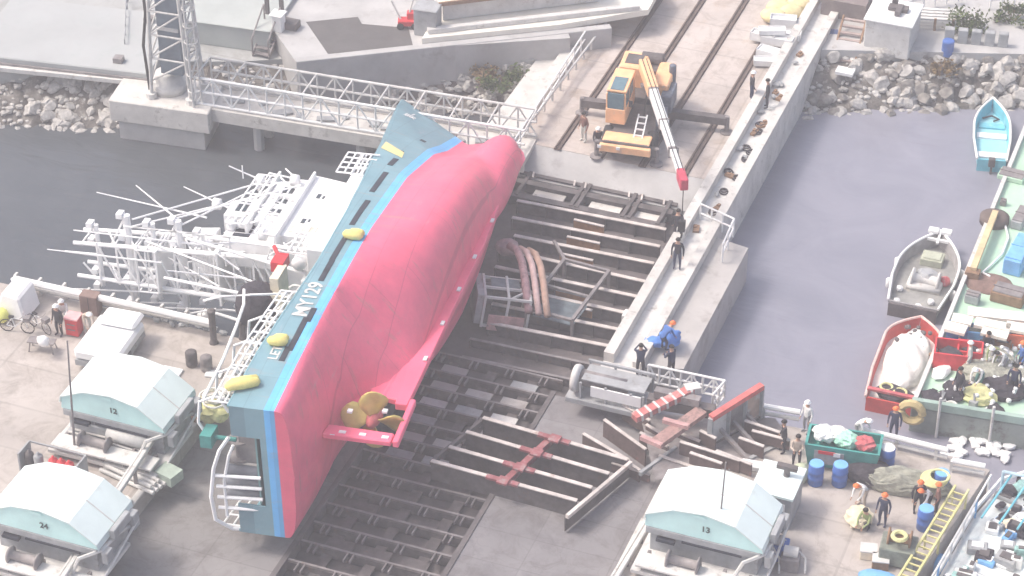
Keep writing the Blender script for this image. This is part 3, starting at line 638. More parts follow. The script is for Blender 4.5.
# ================================================================ slipway steelwork
def line_beam(name, p, q, ztop, hgt, th, mweb, mfl, label, cat, group, fl=.22, stiff=True):
    a = W(*p, ztop); b_ = W(*q, ztop); L = (b_-a).length; rz = math.atan2(b_.y-a.y, b_.x-a.x)
    t = thing(name, (a+b_)/2-Vector((0,0,hgt)), rz, label, cat, group)
    mb = MB(); mb.box((0,0,hgt/2-.02),(L,th,hgt-.05))
    if stiff:
        k = max(2, int(L/1.5))
        for i in range(k+1): mb.box((-L/2+.03+(L-.06)*i/k, -.09, hgt/2-.02),(.05,.14,hgt-.06))
    mb.done('web', mweb, t)
    mb = MB(); mb.box((0,0,hgt-.02),(L,fl,.05)); mb.done('flange', mfl, t)
    return t
GB = 'cross beams over the slipway pit'
lab = ['uppermost pale-edged cross beam just below the dark frame','second pale-edged cross beam below the dark frame','third pale-edged cross beam, level with the bent rollers top','fourth cross beam, passing under the bent rollers','fifth cross beam, passing under the top of the broken cab','sixth cross beam, running under the middle of the grey steel frame','seventh cross beam near the white block on the pit edge','lowest pale-edged cross beam, below the broken cab']
for i, (p, q) in enumerate((((517,200),(666,229)),((512,217),(660,246)),((514,235),(654,263)),((498,248),(649,282)),((495,266),(646,298)),((495,284),(638,315)),((492,303),(628,331)),((488,322),(616,347)))):
    line_beam('slip_cross_beam', p, q, -.75, .85, .05, steel, flange, lab[i], 'beam', GB)
for i, (p, q) in enumerate((((574,219),(604,226)),((567,236),(600,243)),((560,253),(593,260)),((556,289),(588,296)),((570,305),(592,310)))):
    line_beam('short_slip_beam', p, q, -.8, .5, .1, rust, flange, ['rust-stained short beam in the centre line, first from the top','rust-stained short beam in the centre line, second from the top','rust-stained short beam in the centre line, third from the top','short pale beam beside the grey steel frame','small lowest short beam at the right of the grey frame'][i], 'beam', 'short beams down the slip centre', fl=.16, stiff=False)
for i, (p, q) in enumerate((((470,338),(606,367)),((462,356),(590,383)))):
    line_beam('slip_cross_beam', p, q, -.95, .5, .05, steel, steel2, ['dull beam just above the foot of the pier, below the pale-edged ones','last dull beam before the dark track beams begin'][i], 'beam', GB, fl=.14)
random.seed(12)
for i in range(26):
    px = random.uniform(0,1); c0 = W(690+px*128, 232-px*215+random.uniform(-4,4), .1); c0.x = random.uniform(6.65,7.5)
    mb = MB(); k_ = i%3
    if k_ == 0: mb.torus((0,0,.05),.22,.04,'Z',12); mb.torus((.04,0,.12),.18,.04,'Z',12)
    elif k_ == 1: mb.box((0,0,.06),(random.uniform(.3,.6),random.uniform(.15,.4),.12)); mb.box((.1,.05,.15),(.2,.15,.08))
    else: mb.ball((0,0,.1),random.uniform(.12,.25),2,.2,(1.3,.8,.6))
    single(mb, ('rope_coil','wood_scrap','rag_bundle')[k_], (netd, brown, greym)[k_], c0, random.random()*3, ('small dark rope coil','brown scrap of timber','grey bundle of rags')[k_]+' lying on the narrow pier', ('coil','timber','rags')[k_], ('rope coils','timber scraps','rag bundles')[k_]+' on the narrow pier')
# orange rust stain strip lying on the floor
mb = MB(); mb.box((.55,6.4,-1.585),(.9,7.5,.02)); tag(mb.done('rust_streak_floor', mat('rust_streak', (.2,.12,.07), .9, .4, 1.5, stain=((.08,.07,.07), 1.5, .5))), kind='structure')
# dark cradle frame under the crane edge
t = thing('dark_cradle_frame', (0.2,10.6,-1.6), 0, 'dark steel ladder-like cradle frame with three pale panels below the crane', 'frame')
mb = MB()
for y in (.55, -.3, -1.6): mb.box((0,y,.45),(9.4,.28,.5)); mb.box((0,y,.72),(9.4,.42,.04))
mb.done('cross_member', steel, t)
for x in (-4.4,-3.4,-.4,-.1,2.4,2.75,4.3): mb = MB(); mb.box((x,-.5,.6),(.2,2.3,.4)); mb.done('side_member', steel, t)
for x in (-1.9,1.2,3.6):
    mb = MB(); mb.box((x,-.9,.42),(1.7,.95,.1)); mb.done('pale_panel', conc_w, t)
for x in (-3.9,-3.1,-.8,-.2,2.2,2.9,4.1):
    mb = MB(); mb.bar((x,.0,.85),(x-.12,.5,.85),.09,.12); mb.done('clip', flange, t)
mb = MB(); mb.slab([(-4.55,12.62,-.012),(-4.55,10.9,-1.05),(-4.55,10.9,-1.5),(-4.55,12.62,-1.5)],(10.6,0,0)); tag(mb.done('pit_edge_wall', conc_g), kind='structure')
# lower track: dark beams crossing, three lengthwise rails
random.seed(11)
Y0 = -5.0; k = 0
words_ = ['first','second','third','fourth','fifth','sixth','seventh','eighth','ninth','tenth','eleventh','twelfth','thirteenth','fourteenth','fifteenth','sixteenth']
base = None
for i in range(15):
    y = Y0-i*1.32
    t = thing('track_cross_beam', (1.0,y,-1.6), 0, f'dark steel track beam across the lower slipway, {words_[i]} down from the white block', 'beam', 'dark track beams of the lower slipway')
    mb = MB(); mb.box((0,0,.42),(6.9,.16,.5)); mb.box((0,0,.69),(6.9,.1,.05)); mb.done('web', steel, t)
    mb = MB(); mb.box((0,.02,.73),(6.9,.1,.03)); mb.done('worn_edge', steel2, t)
    for x in (-2.6,-.9,.9,2.6):
        mb = MB(); mb.box((x-.14,-.3,.68),(.06,.5,.14)); mb.box((x+.14,-.3,.68),(.06,.5,.14)); mb.done('clip', steel2, t)
    for x in (-1.75,0,1.75):
        if random.random() < (.8 if i < 6 else .3):
            mb = MB(); mb.box((x,-.66,.36),(1.25,.62,.08)); mb.done('cover_plate', random.choice([offw,greym,conc_g,greym,conc]) if i < 6 else steel, t)
for x, wd in ((-1.0,'left'),(1.0,'middle'),(3.0,'right')):
    mb = MB(); mb.box((x,-17,-1.42),(.36,25,.32)); mb.box((x,-17,-1.24),(.5,25,.05)); tag(mb.done('track_rail', steel), kind='structure')
mb = MB()
for sx_ in (TX0+.12, TX1-.12): mb.box((sx_,-18,-1.05),(.24,24,.62))
tag(mb.done('track_side_kerb', pitm), kind='structure')
# tall cradle with four white-edged plates and red marks
cr = thing('launching_cradle', W(530,470,-.8), 0, 'four-bay steel cradle with pale top edges and dark red painted middle', 'cradle')
def crade(name, p, q, zt, hh, th, m, par=cr, w_=None):
    a = W(*p, zt)-par.location; b_ = W(*q, zt)-par.location; mb = MB(); mb.bar(a-Vector((0,0,hh/2)), b_-Vector((0,0,hh/2)), th, hh); return mb.done(name, m, par)
for p, q in (((483,417),(628,459)),((466,431),(609,473)),((449,446),(592,487)),((431,460),(577,500))):
    crade('plate', p, q, .2, 1.1, .07, steel); crade('flange', p, q, .26, .05, .2, flange)
    f = lambda u: (p[0]+(q[0]-p[0])*u, p[1]+(q[1]-p[1])*u)
    crade('red_mark', f(.38), f(.6), .3, .12, .26, maroon); crade('red_mark', f(.46), f(.53), .4, .1, .5, maroon)
crade('end_beam', (567,515), (631,461), .3, .2, .16, flange); crade('end_plate', (565,517), (629,463), .1, .8, .06, steel)
crade('side_beam', (431,461), (483,418), .05, .25, .16, steel)
crade('centre_beam', (505,480), (552,436), .12, .3, .3, maroon)
# heap of removed cradle parts on the right
st_ = 'steel plates stacked by the railing'
PL = [((583,433),(629,460),.1,1.0,'tall brown steel plate right of the cradle, nearest it'),((604,419),(646,449),.2,1.0,'brown steel plate standing behind the nearest one, under the red and white beam'),((623,404),(650,420),.4,.9,'short dark plate leaning under the left end of the red and white beam'),((659,455),(706,471),.1,.9,'dark plate lying in front, just behind the right winch house roof'),((680,441),(740,460),.1,.8,'long dark plate below the red topped frame'),((739,437),(764,446),.1,.7,'short dark plate at the right end of the heap'),((640,432),(668,446),.3,.8,'dark plate crossing under the brown beam'),((745,420),(780,432),.1,.7,'dark plate near the quay rail beyond the red topped frame'),((612,462),(650,474),-.2,.5,'low dark plate beside the cradle end beam')]
PL += [((600,444),(640,470),-.1,.8,'brown plate in front of the second tall plate'),((646,424),(668,437),.3,.9,'short dark plate between the striped beam and the brown beam'),((668,428),(700,441),.3,.9,'dark plate just right of the brown beam'),((690,452),(722,463),.0,.7,'dark plate low behind the winch house roof'),((716,450),(752,464),.0,.7,'dark plate below the red topped frame, close to the grey strut'),((700,430),(716,438),.3,.8,'short dark plate at the left foot of the red topped frame'),((752,430),(790,440),.0,.6,'last dark plate at the right end near the people')]
for p, q, zt, hh, lb in [(p, q, (max(zt, .75) if W(*p, 0).x > 11 else zt), hh, lb) for p, q, zt, hh, lb in PL]: line_beam('steel_plate', p, q, zt, hh, .07, mat('brown_steel', (.12,.085,.08), .7, .35, 1.6, stain=((.22,.1,.08), 1.8, .6)), flange, lb, 'plate', st_, fl=.16, stiff=False)
def beam3(name, p, q, z0, z1, w_, h_, m, label, cat, group=None):
    a = W(*p, z0); b_ = W(*q, z1); c_ = (a+b_)/2; mb = MB(); mb.bar(a-c_, b_-c_, w_, h_); o = mb.done(name, m); o.location = c_; return tag(o, label, cat, group)
a = W(634,418,1.2); b_ = W(693,389,1.6); c_ = (a+b_)/2
t = thing('striped_beam', c_, 0, 'red beam with faded white bands lying slanted on the plate heap', 'beam')
mb = MB(); mb.bar(a-c_, b_-c_, .45, .3); mb.done('beam_body', mat('chalky_red', (.5,.16,.15), .7, .3, 2.2, stain=((.42,.34,.31), 2.4, .52)), t)
for q in range(7):
    u = .08+q*.14; p_ = a.lerp(b_, u)-c_; p2 = a.lerp(b_, u+.035)-c_; mb = MB(); mb.bar(p_, p2, .53, .33); mb.done('white_band', offw, t)
mb = MB(); mb.bar(b_-c_-Vector((.3,.2,0)), b_-c_+Vector((.25,.2,0)), .5, .34); mb.done('white_end', offw, t)
beam3('brown_beam', (657,443), (702,411), .9, 1.1, .6, .25, mat('brown_primer', (.36,.22,.2), .7, .3, 2, stain=((.16,.12,.11), 2.4, .5)), 'wide brown-pink beam lying below the striped beam', 'beam')
beam3('red_pipe', (663,420), (689,427), 1.2, 1.2, .24, .2, pinkp, 'upper short pink-red pipe across the brown beam', 'pipe')
beam3('red_pipe', (641,437), (662,446), 1.0, 1.0, .22, .2, pinkp, 'lower short pink-red pipe across the brown beam', 'pipe')
beam3('dark_girder', (648,400), (715,412), .9, .9, .5, .5, steel, 'dark girder behind the striped beam', 'beam')
beam3('dark_girder', (655,392), (700,402), 1.4, 1.4, .4, .4, steel2, 'grey girder between the railing and the striped beam', 'beam')
beam3('grey_strut', (728,470), (783,443), .0, .0, .18, .2, greym, 'long grey strut on the quay behind the right winch house', 'beam')
beam3('grey_strut', (640,474), (676,448), .0, .0, .15, .2, greym, 'short grey strut running up from the cradle end', 'beam')
# red topped frame
a = W(711,418,1.6); b_ = W(762,386,1.9); c_ = (a+b_)/2
t = thing('red_topped_frame', c_-Vector((0,0,1.7)), 0, 'upright steel frame with a red top beam, right of the heap', 'frame')
A = a-c_+Vector((0,0,1.7)); B = b_-c_+Vector((0,0,1.7)); mb = MB(); mb.bar(A, B, .3, .26); mb.done('top_beam', mat('bright_red_beam', (.55,.14,.13), .7, .25, 2, stain=((.4,.27,.24), 2.2, .58)), t)
for u in (0,.34,.67,1):
    p_ = A.lerp(B, u); mb = MB(); mb.bar(p_-Vector((0,0,1.8)), p_, .22); mb.done('post', greym, t)
for u0, u1, m in ((.02,.33,offw),(.35,.66,steel2),(.68,.98,mat('rust_pale', (.42,.3,.24), .8, .2, 1.5, stain=((.5,.47,.45), 2, .5)))):
    p_, q_ = A.lerp(B, u0), A.lerp(B, u1); mb = MB(); mb.bar(p_-Vector((0,0,.9)), q_-Vector((0,0,.9)), .06, 1.3); mb.done('panel', m, t)
p_, q_ = A-Vector((0,0,1.7)), B-Vector((0,0,1.7)); mb = MB(); mb.bar(p_, q_, .2, .15); mb.done('bottom_beam', steel, t)
for q in range(3):
    u = .2+q*.25; mb = MB(); mb.bar(A.lerp(B,u)-Vector((0,0,1.0)), A.lerp(B,u)+Vector((1.6,-.9,-1.6)), .16); mb.done('strut', steel2, t)
# white truss railing
def railing(name, p, q, z, hgt, m, label, cat, n_=8, truss=False, r=.05, group=None, rails=2):
    a = W(*p, z); b_ = W(*q, z); L = (b_-a).length
    t = thing(name, a, math.atan2(b_.y-a.y, b_.x-a.x), label, cat, group)
    mb = MB()
    for k in range(rails): mb.tube((0,0,hgt*(k+1)/rails),(L,0,hgt*(k+1)/rails), r)
    if truss:
        mb.tube((0,0,.05),(L,0,.05), r)
        for i in range(n_): mb.tube((L*i/n_,0,0 if i%2 else hgt),(L*(i+1)/n_,0,hgt if i%2 else 0), r*.8)
    mb.done('handrail', m, t)
    for i in range(n_+1):
        mb = MB(); mb.tube((L*i/n_,0,0),(L*i/n_,0,hgt), r); mb.done('post', m, t)
    return t
railing('truss_railing', (648,382), (724,398), .1, 1.0, white, 'white truss railing behind the heap of cradle parts', 'railing', 7, True, .06)
railing('truss_railing', (724,398), (712,412), .1, 1.0, white, 'short white truss railing turning toward the heap', 'railing', 2, True, .06)
# grey control gear left of the railing
t = thing('winch_skid', W(610,400,0), R(0), 'grey winch skid with white drum end and pale panel, left of the truss railing', 'winch')
mb = MB(); mb.box((0,0,.15),(3.8,1.7,.3)); mb.done('base', greym, t, bevel=.03)
mb = MB(); mb.lathe((-1.55,-.2,1.0), [(.62,-.15),(.66,0),(.62,.15)], 18, 'X'); mb.done('drum_end', offw, t, True)
mb = MB(); mb.lathe((-.3,0,.95), [(.4,-1.1),(.4,1.1)], 16, 'X'); mb.done('drum', steel2, t, True)
mb = MB(); mb.box((.5,-.72,.85),(2.4,.08,.55)); mb.done('pale_panel', tarp, t)
mb = MB()
for x in (-1.2,0,1.2,1.8): mb.box((x,.7,.8),(.1,.1,1.3)); mb.box((x,-.7,.7),(.1,.1,1.0))
mb.box((.3,.7,1.45),(3.2,.12,.12)); mb.box((.3,0,1.3),(3.0,1.2,.06)); mb.done('cage', greym, t)
# white block on pit edge
mb = MB(); mb.prism([(v_.x,v_.y) for v_ in (W(640,414,0),W(775,418,0),W(790,440,0),W(740,470,0),W(655,480,0))], .004, .012); tag(mb.done('oily_steel_floor', steel2), kind='structure')
single(MB().box((0,0,.25),(.8,.6,.5)), 'concrete_block', white, W(631,322,-1), 0, 'small white block on the right edge of the slipway pit', 'block', bevel=.03)
# ---------------------------------------------------------------- wreck beside the ship
t = thing('broken_cab_frame', W(497,318,-1.3), R(22), 'broken open steel cab frame with empty windows lying right of the red hull', 'wreck')
t.rotation_euler = (R(-8), R(10), R(24)); t.scale = (.88,.88,.88)
mb = MB(); mb.box((-1.25,.2,1.0),(.35,2.6,1.8)); mb.done('side_wall', greym, t)
mb = MB(); mb.box((1.5,.6,.7),(.08,1.1,1.2)); mb.done('wall_panel', steel2, t)
mb = MB(); mb.box((-.4,1.22,.8),(1.3,.08,1.4)); mb.done('wall_panel', steel2, t)
mb = MB(); mb.box((.2,.6,1.9),(1.6,1.0,.05)); mb.done('torn_roof_plate', mat('blue_grey_plate', (.13,.16,.18), .6, .3, 2), t)
fr = MB()
for x in (-1.0,.3,1.5):
    fr.bar((x,-1.2,1.8),(x,1.2,2.0),.13); fr.bar((x,-1.2,0),(x,-1.2,1.8),.13); fr.bar((x,1.2,.1),(x,1.2,2.0),.13)
for y in (-1.2,0,1.2): fr.bar((-1,y,1.85),(1.5,y,1.85),.13)
fr.bar((1.5,-1.2,.1),(1.5,1.2,.1),.13); fr.bar((-1,-1.2,.1),(1.5,-1.2,.1),.13); fr.bar((.3,-1.2,1.8),(1.5,0,1.9),.11); fr.done('window_frame', offw, t)
mb = MB(); mb.box((.3,-1.35,.4),(2.0,.12,.9)); mb.done('front_panel', pinkp, t)
mb = MB(); mb.box((.2,0,.15),(2.4,2.2,.2)); mb.done('floor', steel, t)
mb = MB(); mb.box((0.2,.9,.8),(1.0,.5,1.0)); mb.done('seat_box', steel, t)
for i,(dx,r_,m,lb) in enumerate(((0,.2,mat('dull_rose', (.4,.25,.26), .65, .3, 2, stain=((.16,.1,.09), 2.4, .52)),'dark pink'),(.45,.16,mat('flesh_primer', (.55,.4,.38), .6, .2, 2, stain=((.25,.16,.12), 2.5, .6)),'pale'),(.85,.17,mat('orange_primer', (.42,.28,.22), .6, .2, 2, stain=((.5,.45,.42), 2.5, .6)),'orange'))):
    a = W(512,248,-.3)
    pts = [W(x_+dx*22+ (0), y_+dx*5, z_) for x_, y_, z_ in ((510,246,.2),(517,250,.5),(522,262,.6),(525,280,.4),(527,298,.1),(529,312,-.2))]
    c_ = pts[2]; mb = MB(); mb.path([p-c_ for p in pts], r_, 10); o = mb.done('bent_roller', m, smooth=True); o.location = c_
    tag(o, f'{lb} long bent roller tube lying between the broken cab and the grey frame' if lb != 'dark pink' else 'dark pink bent roller tube nearest the broken cab', 'roller', 'bent roller tubes')
single(MB().ball((0,0,0), .65, 2, .08, (1,.8,.7)), 'crumpled_plate', mat('dull_pink', (.36,.24,.25), .7, .3, 2.4), W(507,247,-.4), 0, 'crumpled pink plate at the top end of the bent rollers', 'scrap', smooth=False)
t = thing('grey_steel_frame', W(560,318,-1.4), R(-4), 'grey rectangular steel frame standing right of the bent rollers', 'frame')
mb = MB()
for x in (-1.2,1.2):
    mb.bar((x,-1.3,0),(x,-1.3,1.1),.14); mb.bar((x,3.2,0),(x,3.2,1.1),.14); mb.bar((x,-1.3,1.1),(x,3.2,1.1),.16)
for y in (-1.3,.8,3.2): mb.bar((-1.2,y,1.1),(1.2,y,1.1),.14)
mb.bar((-1.2,3.2,1.1),(-2.4,4.6,1.0),.14); mb.done('frame_bars', steel2, t)
mb = MB(); mb.box((.1,-.2,.6),(2.1,1.8,.06)); mb.done('mesh_floor', mat('blue_grey_plate', (.13,.16,.18), .6, .3, 2), t)
# ================================================================ mobile crane
F_ = W(627,150,.6); Rr = W(650,92,.6); c_ = (F_+Rr)/2; c_.z = 0
crn = thing('mobile_crane', c_, yaw_of(Rr, F_), 'orange rough-terrain mobile crane with white boom reaching over the slipway', 'crane')
cg = crn
mb = MB(); mb.box((0,0,1.05),(2.4,7.0,.55)); mb.box((0,-1.8,1.45),(2.2,2.6,.5)); mb.done('chassis', steel, cg, bevel=.04)
mb = MB(); mb.box((0,3.55,.95),(2.7,.25,.45)); mb.box((0,3.0,1.3),(2.5,.9,.1)); mb.done('front_bumper', orange, cg, bevel=.04)
for x in (-1.15,1.15):
    for y in (2.2,-2.2):
        mb = MB(); mb.lathe((x,y,.68), [(.35,-.28),(.66,-.24),(.7,0),(.66,.24),(.35,.28)], 20, 'X'); wh = mb.done('wheel', black, cg, True)
        mb = MB(); mb.lathe((x*1.13,y,.68), [(.3,-.13),(.33,.16)], 12, 'X'); mb.done('rim', steel2, wh)
# cab at the right hand of the crane (left in the picture): forward is +y
cx = .85
M_ = Matrix.Translation(Vector((cx,.9,0)))
cb = MB(); cb.box((0,0,2.0),(1.05,2.5,.9)); cb.box((0,-1.0,2.9),(1.05,.5,1.1)); cb.box((0,-.1,3.4),(1.05,2.3,.14))
for x in (-.48,.48):
    cb.box((x,1.15,2.7),(.09,.09,1.3)); cb.box((x,.2,2.8),(.09,.09,1.1))
cab = cb.done('cab', orange, cg, bevel=.03); cab.location = (cx,.9,0)
for nm, c__, d__ in (('windscreen',(0,1.2,2.9),(.86,.05,.95)),('roof_window',(0,.35,3.49),(.7,1.3,.03)),('side_window',(.5,.1,2.9),(.04,1.9,.8)),('side_window',(-.5,.1,2.9),(.04,1.9,.8))):
    mb = MB(); mb.box(c__, d__); mb.done(nm, mat('crane_glass', (.12,.2,.24), .2, .2, 2, bump=0), cab)
mb = MB(); mb.box((.75,-2.3,2.3),(1.4,1.7,1.3)); mb.box((-1.0,-1.6,2.2),(.9,2.4,1.1)); mb.done('machinery_housing', orange, cg, bevel=.08)
mb = MB(); mb.box((-.1,-2.6,2.0),(2.2,1.0,1.0)); mb.lathe((-.1,-3.0,2.7),[(.35,-.6),(.35,.6)],14,'X'); mb.done('counterweight', steel, cg, bevel=.05)
mb = MB(); mb.box((-1.45,-.6,1.9),(.6,1.6,1.0)); mb.box((-1.4,.9,1.6),(.5,.9,.8)); mb.tube((-1.4,-1.8,1.5),(-1.4,-1.8,3.2),.2); mb.done('engine_box', mat('blue_grey_engine', (.12,.14,.18), .6, .4, 2.5), cg, bevel=.04)
lad = MB()
for x in (-.75,-.3): lad.bar((x,2.9,1.3),(x,1.6,2.0),.07)
for q in range(4): lad.bar((-.75,2.75-q*.33,1.4+q*.18),(-.3,2.75-q*.33,1.4+q*.18),.07)
lad.done('ladder', white, cg)
inv = Matrix.Rotation(-crn.rotation_euler.z, 4, 'Z') @ Matrix.Translation(-crn.location)
def outr(y, hw_l, hw_r):
    mb = MB(); mb.box(((hw_r-hw_l)/2,y,.75),(hw_l+hw_r,.42,.42)); a = mb.done('outrigger_beam', steel, cg)
    for x in (-hw_l, hw_r): mb = MB(); mb.tube((x,y,.05),(x,y,1.0),.13); mb.lathe((x,y,.06),[(.35,-.06),(.35,.02),(.15,.06)],14); mb.done('outrigger_foot', steel2, a)
outr(-.9, 4.6, 3.3); outr(3.1, 1.6, 1.6)
a = inv @ W(644,64,3.3); b_ = inv @ W(682,178,4.3)
bm0 = bpy.data.objects.new('boom', None); COL.objects.link(bm0); bm0.parent = cg
seg = [(0,.26,.56,orange),(.26,.56,.46,white),(.5,.80,.38,white),(.74,.97,.3,white)]
for u0, u1, w_, m in seg:
    mb = MB(); mb.bar(a.lerp(b_,u0), a.lerp(b_,u1), w_, w_*1.15); mb.done('boom_section', m, bm0, bevel=.04)
for u0 in (.26,.54,.78):
    mb = MB(); mb.bar(a.lerp(b_,u0), a.lerp(b_,u0+.012), .52, .56); mb.done('boom_collar', steel2, bm0)
mb = MB(); mb.bar(a.lerp(b_,.96), a.lerp(b_,1.06), .4, .6); mb.done('boom_head', mat('boom_red', (.5,.06,.1), .5, .15, 2), bm0, bevel=.04)
mb = MB(); mb.bar(a+Vector((0,.3,-1.1)), a.lerp(b_,.3)-Vector((0,0,.35)), .2); mb.done('luffing_cylinder', steel2, bm0)
for k_ in (-.12,.12):
    mb = MB(); mb.tube(a+Vector((k_,0,.35)), a.lerp(b_,.98)+Vector((k_,0,.3)), .02); mb.done('hoist_cable', black, bm0)
mb = MB(); mb.path([Vector((-.9,1.0,1.6)),Vector((-1.1,.2,2.3)),Vector((-.6,-.8,2.9)),Vector((-.2,-1.6,3.1))],.05); mb.path([Vector((-.5,1.2,1.6)),Vector((-.4,.2,2.2)),Vector((-.3,-.9,2.7))],.045); mb.done('hydraulic_hose', black, cg)
for x_ in (.35,1.35):
    mb = MB(); mb.box((x_,3.7,1.05),(.2,.05,.16)); mb.done('headlight', tarp, cg)
mb = MB(); mb.tube((.3,2.1,3.2),(.05,2.4,3.2),.03); mb.box((.0,2.4,3.05),(.2,.06,.35)); mb.done('mirror', black, cg)
mb = MB(); mb.box((.75,-2.3,2.96),(.9,1.0,.04)); mb.done('engine_grille', steel, cg)
tip = a.lerp(b_, 1.04)
mb = MB(); mb.tube(tip, tip-Vector((0,0,2.2)), .025); mb.done('hoist_rope', black, cg)
mb = MB(); q_ = tip-Vector((0,0,2.5)); mb.box(q_,(.35,.25,.6)); mb.torus(q_-Vector((0,0,.5)), .18, .05, 'X', 12, 4.6, 0.6); mb.done('hook_block', black, cg)
# ================================================================ caisson, crane tower, lattice footbridge
t = thing('mooring_caisson', (0,0,0), 0, 'pale concrete block standing in the water at the left end of the footbridge', 'block')
A = [W(128,70,.3), W(108,100,.3), W(208,114,.3), W(224,84,.3)]
c_ = sum(A, Vector())/4; t.location = (c_.x, c_.y, -1.0)
mb = MB(); mb.prism([(p.x-c_.x, p.y-c_.y) for p in A], 0, 1.3); mb.done('block_top', conc_w, t, bevel=.05)
mb = MB(); mb.prism([((p.x-c_.x)*.86, (p.y-c_.y)*.86) for p in A], -2.4, -.01); mb.done('submerged_pier', conc_g, t)
tw = thing('lattice_crane_tower', W(178,92,.3), R(4), 'tall grey lattice tower on the concrete block, cut off by the top of the picture', 'tower')
mb = MB(); mb.lathe((-.6,.2,0), [(1.0,0),(1.0,.55),(.75,.6),(.75,1.0)], 20); mb.done('pedestal', offw, tw, True)
for x, y in ((-1.0,-.9),(1.0,-.9),(-1.0,.9),(1.0,.9)):
    mb = MB(); mb.tube((x*1.15,y,0),(x*.72,y*.8,9.5),.11); mb.tube((x*1.15,y,0),(x*1.15,y,.3),.3); mb.done('leg', offw, tw)
mb = MB()
for q in range(6):
    z0, z1 = 1.0+q*1.45, 2.45+q*1.45
    f = lambda z: 1.15-.43*z/9.5
    for y in (-.85,.85): mb.tube((-f(z0),y,z0),(f(z1),y,z1),.055); mb.tube((-f(z1),y,z1),(f(z1),y,z1),.06)
    for x in (-1,1): mb.tube((x*f(z0),-.85,z0),(x*f(z1),.85,z1),.055); mb.tube((x*f(z1),-.85,z1),(x*f(z1),.85,z1),.06)
mb.done('cross_bracing', offw, tw)
mb = MB(); mb.box((0,0,5.2),(1.25,1.1,7.6)); mb.done('inner_column', mat('blue_grey_column', (.16,.2,.24), .6, .2, 1), tw)
for z_ in (4.2,6.2): mb = MB(); mb.box((0,-.58,z_),(1.2,.06,.2)); mb.done('column_band', offw, tw)
mb = MB()
for q in range(9): mb.tube((1.2,-.9,.6+q),(1.45,-1.2,.6+q),.04); mb.torus((1.45,-.9,.9+q),.35,.035,'Z',12)
mb.tube((1.45,-1.25,0),(1.3,-1.2,9.5),.06); mb.tube((1.8,-.9,.2),(1.5,-.8,9.5),.05); mb.done('caged_ladder', offw, tw)
mb = MB(); mb.path([(-1.4,-.5,0),(-1.5,-.6,3),(-1.2,-.6,5),(-1.3,-.5,9.5)],.09); mb.done('cable_run', black, tw)
# footbridge
A = W(196,106,.2); B = W(524,160,.2); L = (B-A).length
fb = thing('lattice_footbridge', A, math.atan2(B.y-A.y, B.x-A.x), 'long pale footbridge with white lattice sides running from the block to the slipway', 'footbridge')
mb = MB(); mb.box((L/2,1.2,-.25),(L,2.4,.3)); mb.box((L/2,0,-.35),(L,.25,.75)); mb.box((L/2,2.4,-.35),(L,.25,.7)); mb.done('deck', conc_w, fb)
for y, nm in ((.1,'near'),(2.3,'far')):
    mb = MB(); zt = 1.75
    for z_ in (zt, .95 if y > 1 else .9, .15): mb.tube((0,y,z_),(L,y,z_),.075)
    k = 18
    for i in range(k):
        x0, x1 = L*i/k, L*(i+1)/k; mb.tube((x0,y,.1),(x0,y,zt),.055); mb.tube((x0,y,zt if i%2 else .15),(x1,y,.15 if i%2 else zt),.05)
    mb.done('lattice_side', white if y < 1 else offw, fb)
mb = MB()
for i in range(10): mb.tube((L*i/9,.1,1.75),(L*i/9,2.3,1.75),.05)
mb.done('top_tie', offw, fb)
for x in (L*.18,L*.5,L*.8):
    mb = MB(); mb.tube((x,.5,-3.4),(x,.5,-.4),.3); mb.tube((x,1.9,-3.4),(x,1.9,-.4),.3); mb.done('pile', conc_g, fb)
for i in range(14): mb = MB(); mb.box((L*(.03+i*.07)+random.uniform(-.3,.3),1.0+random.uniform(-.4,.5),-.02),(random.uniform(.3,1.1),random.uniform(.2,.6),.12), random.random()); mb.done('deck_board', greym, fb)
# hand rails of the upper slipway
railing('pipe_railing', (512,160), (588,42), .2, 1.0, white, 'white pipe railing on the left walkway of the upper slipway', 'railing', 10, False, .05)
railing('pipe_railing', (528,133), (606,30), .3, .5, offw, 'low white kerb pipe beside the upper slipway concrete', 'railing', 10, False, .06, rails=1)
railing('landing_railing', (700,222), (733,237), -.1, 1.1, white, 'white pipe railing at the head of the small landing', 'railing', 3)
railing('landing_railing', (733,237), (722,262), -.1, 1.1, white, 'short white pipe railing on the water side of the small landing', 'railing', 2)
# pier clutter
random.seed(5)
def crates(px, py, z, d, rz, name, m, label, cat, group=None, nlid=True):
    t = thing(name, W(px,py,z), rz, label, cat, group); mb = MB(); x, y, h = d
    mb.box((0,0,.02),(x,y,.04))
    for s in (-1,1): mb.box((s*(x/2-.02),0,h/2),(.04,y,h)); mb.box((0,s*(y/2-.02),h/2),(x,.04,h))
    mb.done('tub', m, t)
    if nlid: mb = MB(); mb.box((0,0,h*.72),(x-.1,y-.1,.05)); mb.done('lid', offw if m is not white else tarp, t)
    return t
fb_l = ['front white foam box of the pile on the pier top','white foam box at the left edge of the pier pile','long white foam box in the middle of the pier pile','small white foam box at the right of the pier pile','white foam box nearest the yellow sacks','lowest white foam box, apart from the pile','flat white lid box on top of the pier pile']
for i, (px, py, z, d) in enumerate(((772,56,.2,(1.7,.7,.4)),(763,40,.2,(1.4,.6,.5)),(777,44,.2,(1.8,.6,.5)),(790,38,.2,(1.2,.6,.4)),(783,26,.2,(1.5,.7,.6)),(766,64,.1,(1.4,.6,.35)),(772,33,.7,(1.5,.6,.3)))): crates(px,py,z,d,R(-8+5*i),'foam_box',white,fb_l[i],'box','white foam boxes on the pier')
